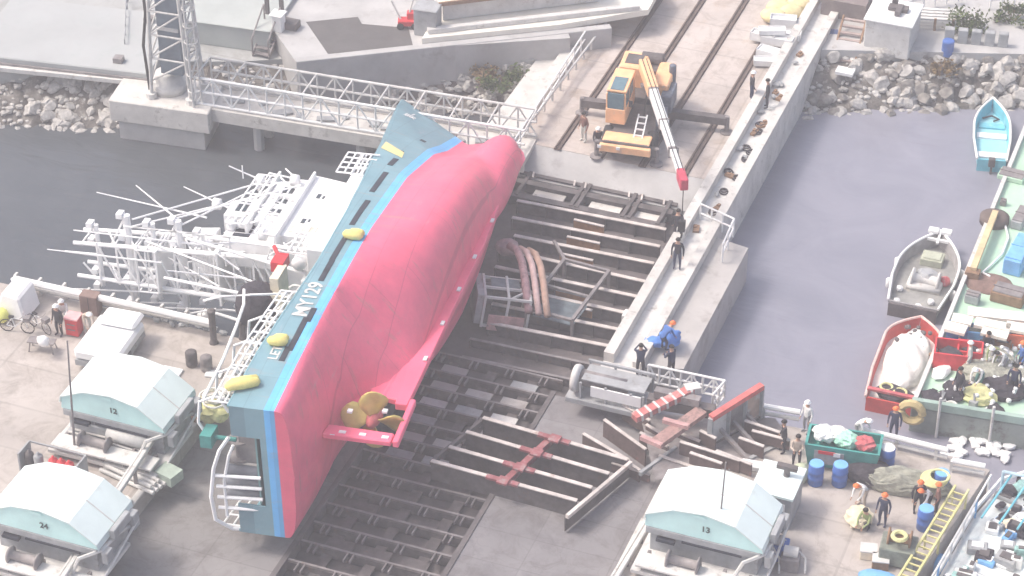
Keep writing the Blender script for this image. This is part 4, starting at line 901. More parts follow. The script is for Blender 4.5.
for i, (px, py) in enumerate(((779,12),(790,16),(798,8),(773,20),(785,4))):
    single(MB().ball((0,0,.3), .75, 3, .05, (1,.8,.5)), 'yellow_sack', mat('cream_sack', (.75,.62,.34), .9, .15, 2, bump=.5), W(px,py,.1), random.random(), ['yellow sack at the left of the sack heap on the pier','yellow sack at the near side of the sack heap','yellow sack at the right of the sack heap','pale sack next to the foam boxes','topmost yellow sack at the picture edge'][i], 'sack', 'yellow sacks on the pier', smooth=True)
single(MB().lathe((0,0,0),[(.5,0),(.55,.05),(.5,.12)],20), 'white_hatch_cover', tarp, W(816,6,0), 0, 'round white cover beside the two dark boots at the pier top', 'cover')
# ================================================================ upper left yard
AA = [W(275,32,1.2), W(296,62,1.2), W(420,48,1.2), W(570,38,1.2), W(560,8,1.2), W(438,12,1.2), W(400,-6,1.2), W(290,-4,1.2)]
mb = MB(); mb.prism([(p.x,p.y) for p in AA], -2.6, 1.2); tag(mb.done('raised_quay_ground', conc_g), kind='structure')
mb = MB(); mb.prism([(p.x,p.y) for p in (W(306,22,1.2), W(328,54,1.2), W(413,46,1.2), W(408,26,1.2), W(396,27,1.2), W(362,24,1.2), W(358,17,1.2))], 1.204, 1.212); tag(mb.done('asphalt_patch', asph), kind='structure')
# long pale walls right of it
def wallpx(name, p, q, z0, z1, th, m, label):
    a = W(*p, z1); b_ = W(*q, z1); t = MB(); L = (b_-a).length; t.box((L/2, th/2, (z0-z1)/2),(L, th, z1-z0)); o = t.done(name, m, bevel=.03); o.location = a; o.rotation_euler = (0,0,math.atan2(b_.y-a.y, b_.x-a.x)); return tag(o, label, 'wall')
wallpx('sea_wall', (296,62), (612,28), -2.8, 1.25, .5, conc_g, 'long grey sea wall with pale coping behind the rocks')
QQ = [W(422,44,1.2), W(560,30,1.2), W(648,15,1.2), W(662,-10,1.2), W(640,-45,1.2), W(430,-45,1.2), W(440,14,1.2)]
mb = MB(); mb.prism([(p.x,p.y) for p in QQ], 1.2, 1.55); tag(mb.done('cream_quay_ground', mat('cream_concrete', (.76,.73,.65), .85, .08, .6, stain=((.62,.58,.5), .8, .6))), kind='structure')
wallpx('low_wall', (428,30), (640,6), 1.55, 1.85, .35, offw, 'low cream kerb wall running along the pale quay top')
t = thing('long_shed', W(520,2,2.0), math.atan2(*(W(650,-10,2)-W(450,14,2)).yx), 'low shed with a brown edged pale roof at the top edge', 'shed')
mb = MB(); mb.box((0,1.2,.2),(9,3,1.2)); mb.done('wall', offw, t); mb = MB(); mb.box((0,1.2,.86),(9.6,3.6,.12)); mb.done('roof', wood, t); mb = MB(); mb.box((0,-.66,.84),(9.6,.12,.22)); mb.done('fascia', brown, t)
single(MB().box((0,0,.5),(.6,.6,1.0)).box((0,0,1.05),(.8,.8,.1)), 'white_cabinet', white, W(279,30,1.2), 0, 'small white cabinet on the corner of the raised quay', 'cabinet', bevel=.03)
single(MB().box((0,0,.22),(1.3,.7,.44)), 'dark_bin', steel, W(288,27,1.2), 0, 'low dark bin beside the small white cabinet', 'bin', bevel=.04)
single(MB().box((0,0,.8),(1.3,1.1,1.6)).box((0,0,1.65),(1.45,1.25,.08)), 'grey_cabin', greym, W(428,32,1.2), R(5), 'pale grey cabin on the raised quay beside the red machine', 'cabin', bevel=.04)
t = thing('red_machine', W(408,27,1.2), R(20), 'small red machine with thin arms at the corner of the asphalt patch', 'machine')
mb = MB(); mb.box((0,0,.35),(1.1,.6,.35)); mb.box((.2,.1,.7),(.5,.4,.5)); mb.done('body', red, t, bevel=.05)
mb = MB(); mb.tube((-.4,0,.5),(-.9,.3,1.5),.06); mb.tube((.1,0,.9),(.4,.4,1.9),.05); mb.tube((.5,-.2,.4),(1.0,-.5,.2),.06); mb.done('arm', offw, t)
for x in (-.4,.4): mb = MB(); mb.lathe((x,-.3,.2),[(.2,-.08),(.2,.08)],12,'Y'); mb.done('wheel', black, t)
t = thing('steel_stair', W(268,50,0), R(0), 'dark steel stair climbing the end of the raised quay', 'stair')
mb = MB()
for q in range(6): mb.box((0,q*.3-.8,.2+q*.2),(1.0,.28,.05))
for x in (-.5,.5): mb.bar((x,-.95,.1),(x,.9,1.3),.06,.2); mb.tube((x,-.9,0),(x,-.9,1.1),.05); mb.tube((x,.8,1.2),(x,.8,2.4),.05); mb.tube((x,-.9,1.1),(x,.8,2.4),.05)
mb.done('stair_flight', steel2, t)
mb = MB()
for x in (-.6,.3): mb.box((x,1.4,1.5),(.2,.2,3.0))
mb.done('post', steel, t)
# large pale panels in the yard (covered pontoon)
t = thing('flat_pontoon', W(80,45,0), R(9), 'large flat pale blue-grey pontoon deck in the yard at the upper left', 'pontoon')
mb = MB(); mb.box((0,0,.35),(10.5,6.6,.7)); mb.done('deck', mat('pontoon_deck', (.37,.385,.385), .7, .08, .3, stain=((.34,.365,.36), .6, .56)), t, bevel=.06)
mb = MB(); mb.box((0,-3.36,.2),(10.3,.1,.35)); mb.done('rubbing_strip', steel2, t)
for x_,y_ in ((3.2,-2.4),(3.4,2.2)): mb = MB(); mb.box((x_,y_,.85),(.5,.5,.3)); mb.done('deck_fitting', steel2, t)
single(MB().box((0,0,.7),(6.5,5.2,1.4)).box((0,0,1.44),(6.7,5.4,.08)), 'pale_shed', mat('green_grey_sheet', (.385,.415,.4), .7, .1, .5, stain=((.41,.42,.41), .5, .55)), W(232,24,0), R(6), 'flat pale green-grey shed roof right of the lattice tower', 'shed', bevel=.04)
railing('yard_fence', (128,2), (126,55), 0, 1.0, greym, 'thin grey fence line crossing the yard left of the tower', 'fence', 6, r=.035)
mb = MB(); mb.box((0,0,.12),(11,.35,.24)); o = single(mb, 'yard_kerb', offw, W(60,76,0), R(10), 'pale kerb at the edge of the yard above the left rocks', 'kerb')
# ================================================================ rocks, one by one
rmesh = []
for v in range(7):
    mb = MB(); mb.ball((0,0,0), 1, 2, .16, (1, random.uniform(.65,.95), random.uniform(.5,.75)))
    for vv in mb.bm.verts:      # chop flat facets
        for d_ in (Vector((.8,.2,.5)).normalized(), Vector((-.6,.7,.3)).normalized(), Vector((.1,-.8,.5)).normalized(), Vector((0,.1,1))):
            k_ = vv.co.dot(d_)-.52
            if k_ > 0: vv.co -= d_*k_
    me = bpy.data.meshes.new('riprap_rock'); bmesh.ops.recalc_face_normals(mb.bm, faces=mb.bm.faces); mb.bm.to_mesh(me); mb.bm.free(); me.materials.append(rockm if v < 5 else rockd); rmesh.append(me)
def rocks(bankname, x0, x1, N, label, group, smin=.3, smax_=.75, palem=True, vmax=.74, pw=1.0):
    rows = BANKS[bankname]; M = len(rows[0])
    for _ in range(N):
        x = random.uniform(x0, x1); v = min(vmax, random.random()**pw*vmax); j = min(7, int(v*8)); fv = v*8-j; P_ = []
        for row in (rows[j], rows[j+1]):
            q = next((i for i in range(M-1) if row[i][0] <= x <= row[i+1][0]), M-2); u = (x-row[q][0])/(row[q+1][0]-row[q][0]); P_.append(Vector(row[q]).lerp(Vector(row[q+1]), u))
        p = P_[0].lerp(P_[1], fv); p.z += random.uniform(0,.15)
        o = bpy.data.objects.new('riprap_rock', random.choice(rmesh[:5] if palem or random.random() < .6 else rmesh[5:])); COL.objects.link(o)
        s = random.uniform(smin, smax_); o.location = p; o.scale = (s, s, s); o.rotation_euler = (random.uniform(-.5,.5), random.uniform(-.5,.5), random.uniform(0,6.28)); tag(o, label, 'rock', group)
rocks('left_shore_bank', -31.8, -26.4, 62, 'pale rock in the heap between the yard and the concrete block', 'rocks left of the concrete block', .28, .62, vmax=.8)
rocks('left_shore_bank', -17.5, -6.6, 76, 'pale rock between the footbridge and the grey sea wall', 'rocks below the sea wall', .22, .55, vmax=.62)
rocks('right_shore_bank', 8.1, 23, 160, 'grey rock on the shore right of the pier', 'rocks on the right shore', .28, .72, False, vmax=.78)
mb = MB()
for nm, x0, x1, N_ in (('left_shore_bank',-35,-26,260),('left_shore_bank',-26,-6.6,420),('right_shore_bank',7.95,30,620)):
    rows = BANKS[nm]; M = len(rows[0])
    for _ in range(N_):
        x = random.uniform(x0, x1); v = random.uniform(0,.72); j = min(7, int(v*8)); q = next((i for i in range(M-1) if rows[j][i][0] <= x <= rows[j][i+1][0]), M-2); u = (x-rows[j][q][0])/(rows[j][q+1][0]-rows[j][q][0])
        p = Vector(rows[j][q]).lerp(Vector(rows[j][q+1]), u).lerp(Vector(rows[j+1][q]).lerp(Vector(rows[j+1][min(q+1,M-1)]), u), v*8-j); r = random.uniform(.1,.26)
        mb.ball((p.x,p.y,p.z+.04), r, 1, .22, (1,.85,.65))
rb = mb.done('shore_rubble', rockm); rb['kind'] = 'stuff'

# shrubs
def shrub(px, py, z, r, m, label, nleaf=420, sq=.6):
    t = thing('shore_shrub', W(px,py,z), 0, label, 'shrub')
    mb = MB()
    for _ in range(7): mb.tube((0,0,-.2),(random.uniform(-.6,.6)*r,random.uniform(-.6,.6)*r,r*sq*random.uniform(.4,.9)),.035,.012,5)
    mb.done('stem', brown, t); mb = MB()
    cl = [(Vector((random.uniform(-.8,.8)*r,random.uniform(-.7,.7)*r,random.uniform(.1,.8)*r*sq)), random.uniform(.25,.5)*r) for _ in range(11)]
    for _ in range(nleaf):
        c__, rr_ = random.choice(cl); p = c__+Vector((random.gauss(0,.5),random.gauss(0,.5),random.gauss(0,.4)))*rr_; d1 = Vector((random.uniform(-1,1),random.uniform(-1,1),random.uniform(-.4,.8))).normalized()*random.uniform(.08,.17); d2 = d1.cross(Vector((random.random(),random.random(),random.random()))).normalized()*.07
        mb.bm.faces.new([mb.bm.verts.new(q) for q in (p-d1, p+d2, p+d1, p-d2)])
    mb.done('foliage', m, t)
shrub(503,84,-.6,1.1,leaf,'green shrub growing among the rocks under the sea wall',700)
shrub(485,78,-.6,.8,leafd,'brownish dry shrub left of the green one under the sea wall',400)
shrub(968,30,0,1.3,leaf,'tall green shrub at the fence in the top right corner',800,1.1)
shrub(1012,20,0,1.0,leaf,'green bush at the right edge by the white fence',600,.9)
shrub(940,72,-.6,.8,leafd,'low dry weeds on the right shore below the blue drum',350)
# ================================================================ upper right shore
t = thing('white_tank_house', W(887,50,-.2), R(0), 'white box shaped concrete house on the rocks at the upper right', 'building')
mb = MB(); mb.box((0,.9,.85),(2.6,2.6,2.1)); mb.done('wall', offw, t, bevel=.05); mb = MB(); mb.box((0,.9,1.95),(2.8,2.8,.12)); mb.done('roof', white, t, bevel=.03)
mb = MB(); mb.box((.2,1.1,2.15),(1.1,.5,.2)); mb.box((.3,.8,2.2),(.3,1.0,.25)); mb.box((-.1,1.5,2.3),(.3,.3,.4)); mb.done('roof_hatch', steel, t)
t = thing('shore_steps', W(848,50,-.6), R(3), 'brown wooden steps leading up from the rocks beside the white house', 'steps')
mb = MB()
for q in range(7): mb.box((0,q*.42-1.2,q*.2),(1.3,.2,.1))
mb.done('tread', mat('faded_steps', (.36,.29,.27), .9, .2, 2), t); mb = MB(); mb.bar((-.65,-1.3,-.1),(-.65,1.5,1.3),.1,.2); mb.bar((.65,-1.3,-.1),(.65,1.5,1.3),.1,.2); mb.done('stringer', brown, t)
single(MB().box((0,0,.8),(2.6,1.6,1.8)), 'brown_retaining_wall', mat('brown_block', (.2,.165,.16), .9, .2, 2), W(845,22,-.6), 0, 'brown retaining wall behind the wooden steps', 'wall')
single(MB().lathe((0,0,0),[(.3,0),(.34,.05),(.34,.9),(.3,.95)],16), 'blue_drum', blue, W(947,55,-.3), 0, 'bright blue drum standing on the right shore', 'drum', smooth=False)
single(MB().slab([(0,0,0),(.8,.2,0),(.7,1.6,.7),(-.1,1.4,.7)],(0,0,.05)).ball((.3,1.0,.1),.7,2,.1,(.7,1,.6)), 'blue_tarpaulin', mat('navy_tarp', (.06,.09,.2), .7, .3, 2), W(818,52,-.6), 0, 'dark blue tarpaulin hanging beside the pier wall', 'tarpaulin')
single(MB().box((0,0,.1),(1.0,.7,.18),R(10)), 'foam_slab', white, W(845,73,-.8), R(-10), 'white foam slab lying on the shore rocks', 'foam slab')
railing('shore_fence', (900,10), (958,2), .1, 1.0, white, 'white fence on the shore above the blue drum', 'fence', 5, r=.05)
railing('shore_fence', (990,8), (1050,2), .1, 1.0, white, 'white fence at the right top corner', 'fence', 5, r=.05)
t = thing('timber_jetty', W(925,32,-.2), R(14), 'small rusty timber staging on posts below the white fence', 'staging')
mb = MB()
for q in range(4): mb.box((0,q*.35,.9),(3.4,.25,.08))
mb.done('boards', offw, t)
for x in (-1.5,-.5,.5,1.5): mb = MB(); mb.box((x,-.1,.3),(.14,.14,1.3)); mb.done('post', brown, t)
t = thing('concrete_posts', W(975,48,-.3), R(10), 'row of grey concrete slabs standing behind the right rocks', 'wall')
for q in range(5): mb = MB(); mb.box((q*.75-1.5,0,.55),(.55,.4,1.2)); mb.done('slab', greym, t, bevel=.04)
pts = [W(x,y,z) for x,y,z in ((1000,38,.1),(1002,55,-.3),(1010,68,-.7),(1022,73,-1.0),(1040,70,-1))]; c_ = pts[1]; mb = MB(); mb.path([p-c_ for p in pts], .07)
o = mb.done('white_hose', rope); o.location = c_; tag(o, 'white hose hanging over the rocks at the right edge', 'hose')
single(MB().box((0,0,.3),(2.4,1.4,.5)), 'pale_skiff', offw, W(880,5,0), R(5), 'pale flat box at the top edge above the white house', 'box', bevel=.08)
# ================================================================ winch houses with faceted teal hoods
def winch_house(px, py, num, label, cat='winch house'):
    p = W(px, py, 2.0); t = thing('winch_house', (p.x, p.y, 0), 0, label, cat, None)
    prof = [(-2.55,1.85),(-2.5,2.5),(-1.35,3.05),(.0,3.2),(1.35,2.95),(2.55,2.1),(2.6,1.85)]
    mb = MB(); mb.slab([(x,.02,z) for x, z in prof], (0,2.9,0)); mb.done('hood', teal, t)
    rm_ = MB()
    for (x0,z0),(x1,z1) in zip(prof[1:-1], prof[2:]):
        rm_.slab([(x0,-.06,z0),(x1,-.06,z1),(x1,-.06,z1+.06),(x0,-.06,z0+.06)], (0,3.05,0))
    rm_.slab([(-2.6,-.06,2.2),(-2.52,-.06,2.55),(-2.47,-.06,2.55),(-2.55,-.06,2.2)], (0,3.05,0)); rm_.done('roof', roofw, t)
    for y_ in (1.45,):
        sm_ = MB()
        for (x0,z0),(x1,z1) in zip(prof[1:-1], prof[2:]): sm_.slab([(x0,y_,z0+.062),(x1,y_,z1+.062),(x1,y_,z1+.085),(x0,y_,z0+.085)], (0,.05,0))
        sm_.done('roof_seam', offw, t)
    mb = MB(); mb.box((-.2,-.02,3.02),(.5,.02,.14)); mb.done('vent', teal, t)
    if num: flat_text(num, .4, mat('number_paint', (.05,.08,.08), .6, .1, 2), Matrix.Translation((.1,-.015,2.3)) @ Matrix.Rotation(R(90), 4, 'X'), t)
    mb = MB(); mb.box((0,1.5,.95),(4.7,2.6,1.75)); mb.box((0,.05,1.65),(5.0,.1,.35)); mb.done('body', greym, t, bevel=.03)
    mb = MB(); mb.box((.4,-.02,1.45),(2.6,.05,.1)); mb.box((-1.6,-.0,1.3),(.8,.24,.14)); mb.done('slot', darkslot, t)
    mb = MB(); mb.box((0,.5,.35),(5.4,3.6,.2)); mb.box((0,-.9,.75),(5.0,.9,.12)); mb.done('base_platform', offw, t, bevel=.02)
    mb = MB()
    for x in (-2.2,-1.1,0,1.1,2.2): mb.box((x,-.7,.4),(.14,1.0,.7))
    mb.box((0,-.6,.25),(4.6,.8,.4)); mb.done('bracket', steel2, t)
    mb = MB(); mb.lathe((-.6,-.7,1.0),[(.38,-.7),(.38,-.62),(.2,-.6),(.2,.6),(.38,.62),(.38,.7)],16,'X'); mb.done('winch_drum', steel2, t, True)
    mb = MB(); mb.path([(1.6,-.6,.85),(1.9,-.5,1.6),(2.6,.2,1.7),(2.7,1.6,1.6),(2.7,2.6,1.2)],.09); mb.path([(2.8,-.4,.5),(2.95,1,1.1),(2.9,2.8,1.4)],.06); mb.done('pipe', offw, t)
    mb = MB(); mb.box((2.75,1.6,2.0),(.25,1.4,.5)); mb.box((2.8,.3,1.4),(.3,.5,.6)); mb.box((2.75,2.6,1.5),(.4,.5,.8)); mb.done('control_box', greym, t, bevel=.03)
    return t
winch_house(112,418,'12','first teal hooded winch house, numbered, at the upper left beside the ramp')
h2 = winch_house(43,533,'24','teal hooded winch house at the lower left corner, with the red can rack behind it')
winch_house(703,537,'13','teal hooded winch house on the right quay, beside the white walled shed')
single(MB().tube((0,0,0),(.15,.3,6.0),.06,.035).tube((0,0,0),(0,0,.3),.18), 'antenna_pole', steel2, W(75,452,.4), 0, 'tall thin pole in front of the upper left winch house', 'pole')
single(MB().tube((0,0,0),(.1,.2,5.2),.05,.03).tube((0,0,0),(0,0,.3),.16), 'antenna_pole', steel2, W(716,560,.4), 0, 'thin pole in front of the right winch house', 'pole')
t = thing('covered_trailer', W(113,352,0), R(4), 'white sheeted low trailer behind the upper left winch house', 'trailer')
mb = MB(); mb.box((0,-.2,.85),(2.3,3.0,.6)); mb.box((.1,1.0,1.28),(1.9,1.3,.28)); mb.done('sheet', tarp, t, bevel=.15)
mb = MB(); mb.box((0,-.2,.4),(2.2,3.0,.3)); mb.done('bed', greym, t); 
for x in (-1,1): mb = MB(); mb.lathe((x,-.6,.35),[(.34,-.1),(.34,.1)],14,'X'); mb.done('wheel', black, t)
t = thing('white_lean_to', W(772,520,0), 0, 'white box shed standing against the right winch house', 'shed')
mb = MB(); mb.box((0,.6,.85),(1.7,2.0,1.7)); mb.done('wall', greym, t, bevel=.03); mb = MB(); mb.box((0,.6,1.76),(1.9,2.2,.12)); mb.done('roof', roofw, t); mb = MB(); mb.box((0,-.42,.95),(1.2,.05,.8)); mb.done('pale_front', tarp, t)
# machinery between the two left houses
t = thing('hydraulic_unit', W(112,452,0), 0, 'grey pipework and tank unit between the two left winch houses', 'machinery')
mb = MB(); mb.box((0,0,.4),(4.4,1.8,.5)); mb.box((-.8,.4,.95),(1.4,.8,.6)); mb.done('bed', greym, t, bevel=.03)
mb = MB(); mb.lathe((.9,.1,1.0),[(.1,-1.1),(.36,-1.0),(.36,1.0),(.1,1.1)],16,'X'); mb.done('tank', offw, t, True)
mb = MB()
for q in range(5): mb.path([(-2,-.7+q*.25,.75),(-.2,-.8+q*.25,.8),(1.2,-.75+q*.22,.72),(2.2,-1.0+q*.25,.5)],.05)
mb.done('pipe', conc_w, t)
t = thing('pipe_bundle', W(135,480,0), R(-15), 'pile of pale and green pipes lying beside the ramp rail', 'pipes')
mb = MB()
for q in range(5): mb.tube((-1.6,-.5+q*.25,.15),(1.4,-.3+q*.25,.15),.1)
for q in range(3): mb.tube((-1.4,-.3+q*.25,.33),(1.2,-.2+q*.25,.33),.1)
mb.done('pipes', offw, t); mb = MB(); mb.box((1.2,.9,.3),(1.0,.8,.5)); mb.done('green_box', mat('grey_green', (.35,.42,.36),.7), t)
can = 'cans in the rack behind the lower left winch house'
rk = thing('can_rack', W(55,478,0), 0, 'grey rack holding red and dark cans behind the lower left winch house', 'rack')
mb = MB(); mb.box((0,0,.12),(2.8,1.1,.12))
for x in (-1.4,1.4): mb.box((x,0,.7),(.08,1.0,1.3))
mb.box((0,.5,1.3),(2.8,.06,.08)); mb.done('frame', greym, rk)
for i, (dx, m, nm) in enumerate(((-1.1,steel,'dark'),(-.65,greym,'grey'),(.1,red,'red'),(.5,red,'red'),(.9,red,'red'))):
    single(MB().lathe((0,0,0),[(.19,0),(.21,.04),(.21,.95),(.16,1.0),(.06,1.05),(.06,1.15)],12), 'gas_can', m, rk.location+Vector((dx,-.1,.19)), 0, ['dark gas cylinder at the left end of the rack','grey gas cylinder second in the rack','red gas cylinder, left of the three red ones','red gas cylinder in the middle of the three red ones','red gas cylinder, right of the three red ones'][i], 'gas cylinder', can, True)
# guard rails beside the ramps
def guard(p, q, z, label):
    a = W(*p, z); b_ = W(*q, z); t = thing('guard_rail', a-Vector((0,0,z)), math.atan2(b_.y-a.y, b_.x-a.x), label, 'guard rail'); L = (b_-a).length
    mb = MB(); mb.box((L/2,0,z),(L,.2,.22)); mb.box((L/2,.22,z-.05),(L,.12,.12)); mb.done('rail', offw, t, bevel=.03)
    for i in range(int(L/1.6)+1): mb = MB(); mb.box((i*1.6+.1,0,z/2-.06),(.12,.14,z-.1)); mb.done('post', steel2, t)
guard((55,590),(180,398),1.1,'long pale guard rail along the left edge of the dark ramp')
guard((612,585),(655,514),.35,'pale guard rail between the grey slab and the right winch house')
# left quay, pipe rails at the water
railing('quay_pipe_rail', (14,279), (212,323), .9, .01, white, 'thick white pipe along the water side of the left quay', 'railing', 8, r=.17, rails=1)
t = thing('quay_pipe_stand', W(17,290,0), math.atan2(*(W(212,332,0)-W(17,290,0)).yx), 'lower white pipe and its stands under the thick quay pipe', 'railing')
L = (W(212,332,0)-W(17,290,0)).length
mb = MB(); mb.tube((0,0,.35),(L,0,.35),.12); mb.done('handrail', offw, t)
for q in range(9): mb = MB(); mb.box((q*L/8,.1,.45),(.12,.3,.9)); mb.done('post', offw, t)
# bollard posts
for px, py, lb in ((214,343,'dark upright post on the left quay nearest the person pair'),(243,338,'dark upright post closest to the ship on the left quay')):
    single(MB().lathe((0,0,0),[(.22,0),(.2,.1),(.16,.15),(.16,1.75),(.2,1.8),(.2,1.9)],12), 'mooring_post', steel, W(px,py,0), 0, lb, 'post', smooth=True)
def rbox(px, py, d, rz, nm, m, label, cat, z=0, bevel=.05): return single(MB().box((0,0,d[2]/2), d), nm, m, W(px,py,z), rz, label, cat, bevel=bevel)
t = thing('red_tool_box', W(75,333,0), R(4), 'bright red tool cabinet between two people on the left quay', 'cabinet')
mb = MB(); mb.box((0,0,.5),(.65,.6,.95)); mb.done('body', red, t, bevel=.03); mb = MB(); mb.box((0,0,1.0),(.7,.65,.07)); mb.done('lid', mat('pink_lid', (.75,.4,.4), .5), t)
for z_ in (.4,.7): mb = MB(); mb.box((0,-.32,z_),(.4,.03,.04)); mb.done('handle', steel2, t)
t = thing('brown_cabinet', W(92,312,0), R(6), 'brown metal cabinet behind the crouching person by the quay pipe', 'cabinet')
mb = MB(); mb.box((0,0,.55),(.9,.6,1.1)); mb.done('body', mat('brown_cab', (.22,.15,.13), .7), t, bevel=.03); mb = MB(); mb.box((0,-.31,.55),(.02,.02,1.0)); mb.done('door_gap', darkslot, t)
t = thing('white_bucket', W(205,324,0), 0, 'white bucket beside the dark posts on the left quay', 'bucket')
mb = MB(); mb.lathe((0,0,0),[(.24,0),(.32,.55),(.34,.57)],14); mb.done('tub', white, t, True); mb = MB(); mb.torus((0,0,.55),.32,.02,'X',10,3.14); mb.done('handle', steel2, t)
for px, py, lb in ((192,365,'left short dark drum stump on the left quay'),(207,370,'right short grey drum stump on the left quay')):
    single(MB().lathe((0,0,0),[(.25,0),(.28,.05),(.28,.3),(.24,.34),(.28,.4),(.28,.75),(.2,.82)],14), 'small_drum', steel2 if px > 200 else steel, W(px,py,0), 0, lb, 'drum', smooth=True)
single(MB().box((0,0,.06),(.8,.5,.12)), 'white_board', tarp, W(214,375,0), R(12), 'small white board lying by the drum stumps', 'board', bevel=.03)
single(MB().box((0,0,.06),(1.0,.5,.12)), 'white_board', tarp, W(172,372,0), R(2), 'white board lying behind the upper left winch house', 'board', bevel=.03)
random.seed(21)
for i in range(9):
    px, py = 158+i*8+random.uniform(-2,2), 320+i*1.6+random.uniform(-3,3); single(MB().ball((0,0,.12),.22,1,.15,(1.2,.8,.6)), 'small_float', white if i%2 else greym, W(px,py,0), random.random()*3, 'small pale float in the row along the quay pipe', 'float', 'small floats along the left quay edge')
# bicycles
def bicycle(px, py, rz, label):
    t = thing('bicycle', W(px,py,0), rz, label, 'bicycle', 'bicycles on the left quay')
    for x in (-.52,.52):
        mb = MB(); mb.torus((x,0,.34),.33,.025,'Y',18); wq = mb.done('wheel', black, t); mb = MB()
        for q in range(6): a = q*math.pi/6; mb.tube((x-.32*math.cos(a),0,.34-.32*math.sin(a)),(x+.32*math.cos(a),0,.34+.32*math.sin(a)),.008)
        mb.done('spokes', steel2, wq)
    mb = MB()
    for a, b_ in (((-.52,0,.34),(-.12,0,.3)),((-.12,0,.3),(-.22,0,.85)),((-.12,0,.3),(.36,0,.78)),((-.22,0,.78),(.36,0,.78)),((-.52,0,.34),(-.22,0,.78)),((.36,0,.85),(.52,0,.34))): mb.tube(a,b_,.022)
    mb.done('frame', white, t); mb = MB(); mb.box((-.24,0,.88),(.26,.14,.06)); mb.done('saddle', black, t); mb = MB(); mb.path([(.28,-.25,.98),(.36,0,.95),(.28,.25,.98)],.018); mb.done('handlebar', steel2, t)
    mb = MB(); mb.box((.55,0,.85),(.3,.32,.22)); mb.done('basket', steel2, t)
bicycle(18,332,R(10),'bicycle parked nearest the left edge of the picture'); bicycle(40,330,R(-20),'second bicycle, between the first one and the person in dark clothes')
# small trestle with lamp near bicycles
t = thing('tool_trestle', W(43,350,0), R(10), 'dark low trestle with white gear standing on the left quay', 'trestle')
mb = MB(); mb.box((0,0,.55),(1.3,.5,.06))
for x in (-.5,.5):
    for y in (-.2,.2): mb.bar((x,y,.55),(x*1.2,y*1.3,0),.05)
mb.done('trestle_frame', steel2, t)
single(MB().ball((0,0,.35),.32,2,.12,(1,.7,1)), 'white_bag', tarp, W(44,347,.58), 0, 'crumpled white bag on the low trestle', 'bag', smooth=True)
t = thing('small_tent', W(18,310,0), R(0), 'pale sheet draped over gear at the left edge of the quay', 'sheet'); mb = MB(); mb.slab([(-.9,-.8,0),(.9,-.8,0),(.5,-.6,1.2),(-.4,-.6,1.3)],(0,1.5,.1)); mb.done('sheet', tarp, t, bevel=.1)
single(MB().ball((0,0,.4),.42,2,.06,(1,.8,1)), 'yellow_bag', mat('lime_bag', (.75,.75,.2), .6), W(2,322,0), 0, 'yellow bag at the very left edge of the quay', 'bag', smooth=True)
# brown timbers by the upper stern
beam3('timber_log', (180,398), (205,405), .2, .2, .35, .35, mat('ochre_timber', (.42,.3,.18), .85, .3, 2), 'ochre timber log between the winch house and the ship stern', 'log')
beam3('timber_log', (176,412), (200,420), .2, .2, .3, .3, brown, 'darker timber log just below the ochre one', 'log')
# debris under the stern corner
random.seed(8)
t = thing('fallen_net', W(210,415,0), 0, 'pale green net and ropes heaped under the upper stern corner', 'net')
mb = MB(); mb.ball((0,0,.3),.9,3,.14,(1,.8,.55)); mb.done('net_heap', yelg, t); mb = MB()
for q in range(4): mb.torus((random.uniform(-.4,.4),random.uniform(-.4,.4),.75+q*.06),.5,.05,'Z',14)
mb.done('rope_coil', rope, t)
# ================================================================ green decked barge on the right
gz = -.8
G = [W(911,407,gz), W(1024,128,gz)]; G2 = W(1040,428,gz)
ux = (G2-G[0]).normalized()*11; brg = thing('green_deck_barge', (G[0].x,G[0].y,WZ-.4), 0, 'wide barge with pale green deck moored at the right edge', 'barge')
o_ = G[0]; q1 = G[1]-o_; q1 = q1*1.12
mb = MB(); mb.prism([(0,0),(ux.x,ux.y),(ux.x+q1.x,ux.y+q1.y),(q1.x,q1.y)], 0, gz-WZ+.4-.02); mb.done('hull', mat('barge_side', (.25,.28,.26), .7, .2, 1, stain=((.14,.13,.12), 1.2, .55)), brg, bevel=.05)
zt = gz-WZ+.4
mb = MB(); mb.prism([(.15,.1),(ux.x-.1,ux.y+.1),(ux.x+q1.x-.1,ux.y+q1.y-.1),(q1.x+.15,q1.y-.1)], zt-.02, zt+.02); mb.done('deck', gdeck, brg)
mb = MB(); mb.bar((.1,0,zt+.18),(q1.x+.1,q1.y,zt+.18),.2,.28); mb.done('gunwale', offw, brg)
mb = MB(); mb.bar((0,.08,zt+.25),(ux.x,ux.y+.08,zt+.25),.25,.4); mb.done('stern_coaming', mat('barge_green', (.3,.4,.35), .7, .2, 1), brg)
for q in range(4):
    p = Vector((ux.x,ux.y,0))*(.12+q*.22); mb = MB(); mb.tube((p.x,p.y-.15,-.2),(p.x,p.y-.15,zt+.9),.07); mb.done('stanchion', offw, brg)
mb = MB(); mb.torus((.1,-.25,zt-.1),.5,.2,'Y',14); mb.done('tyre_fender', mat('ochre_tyre',(.5,.4,.2),.8), brg)
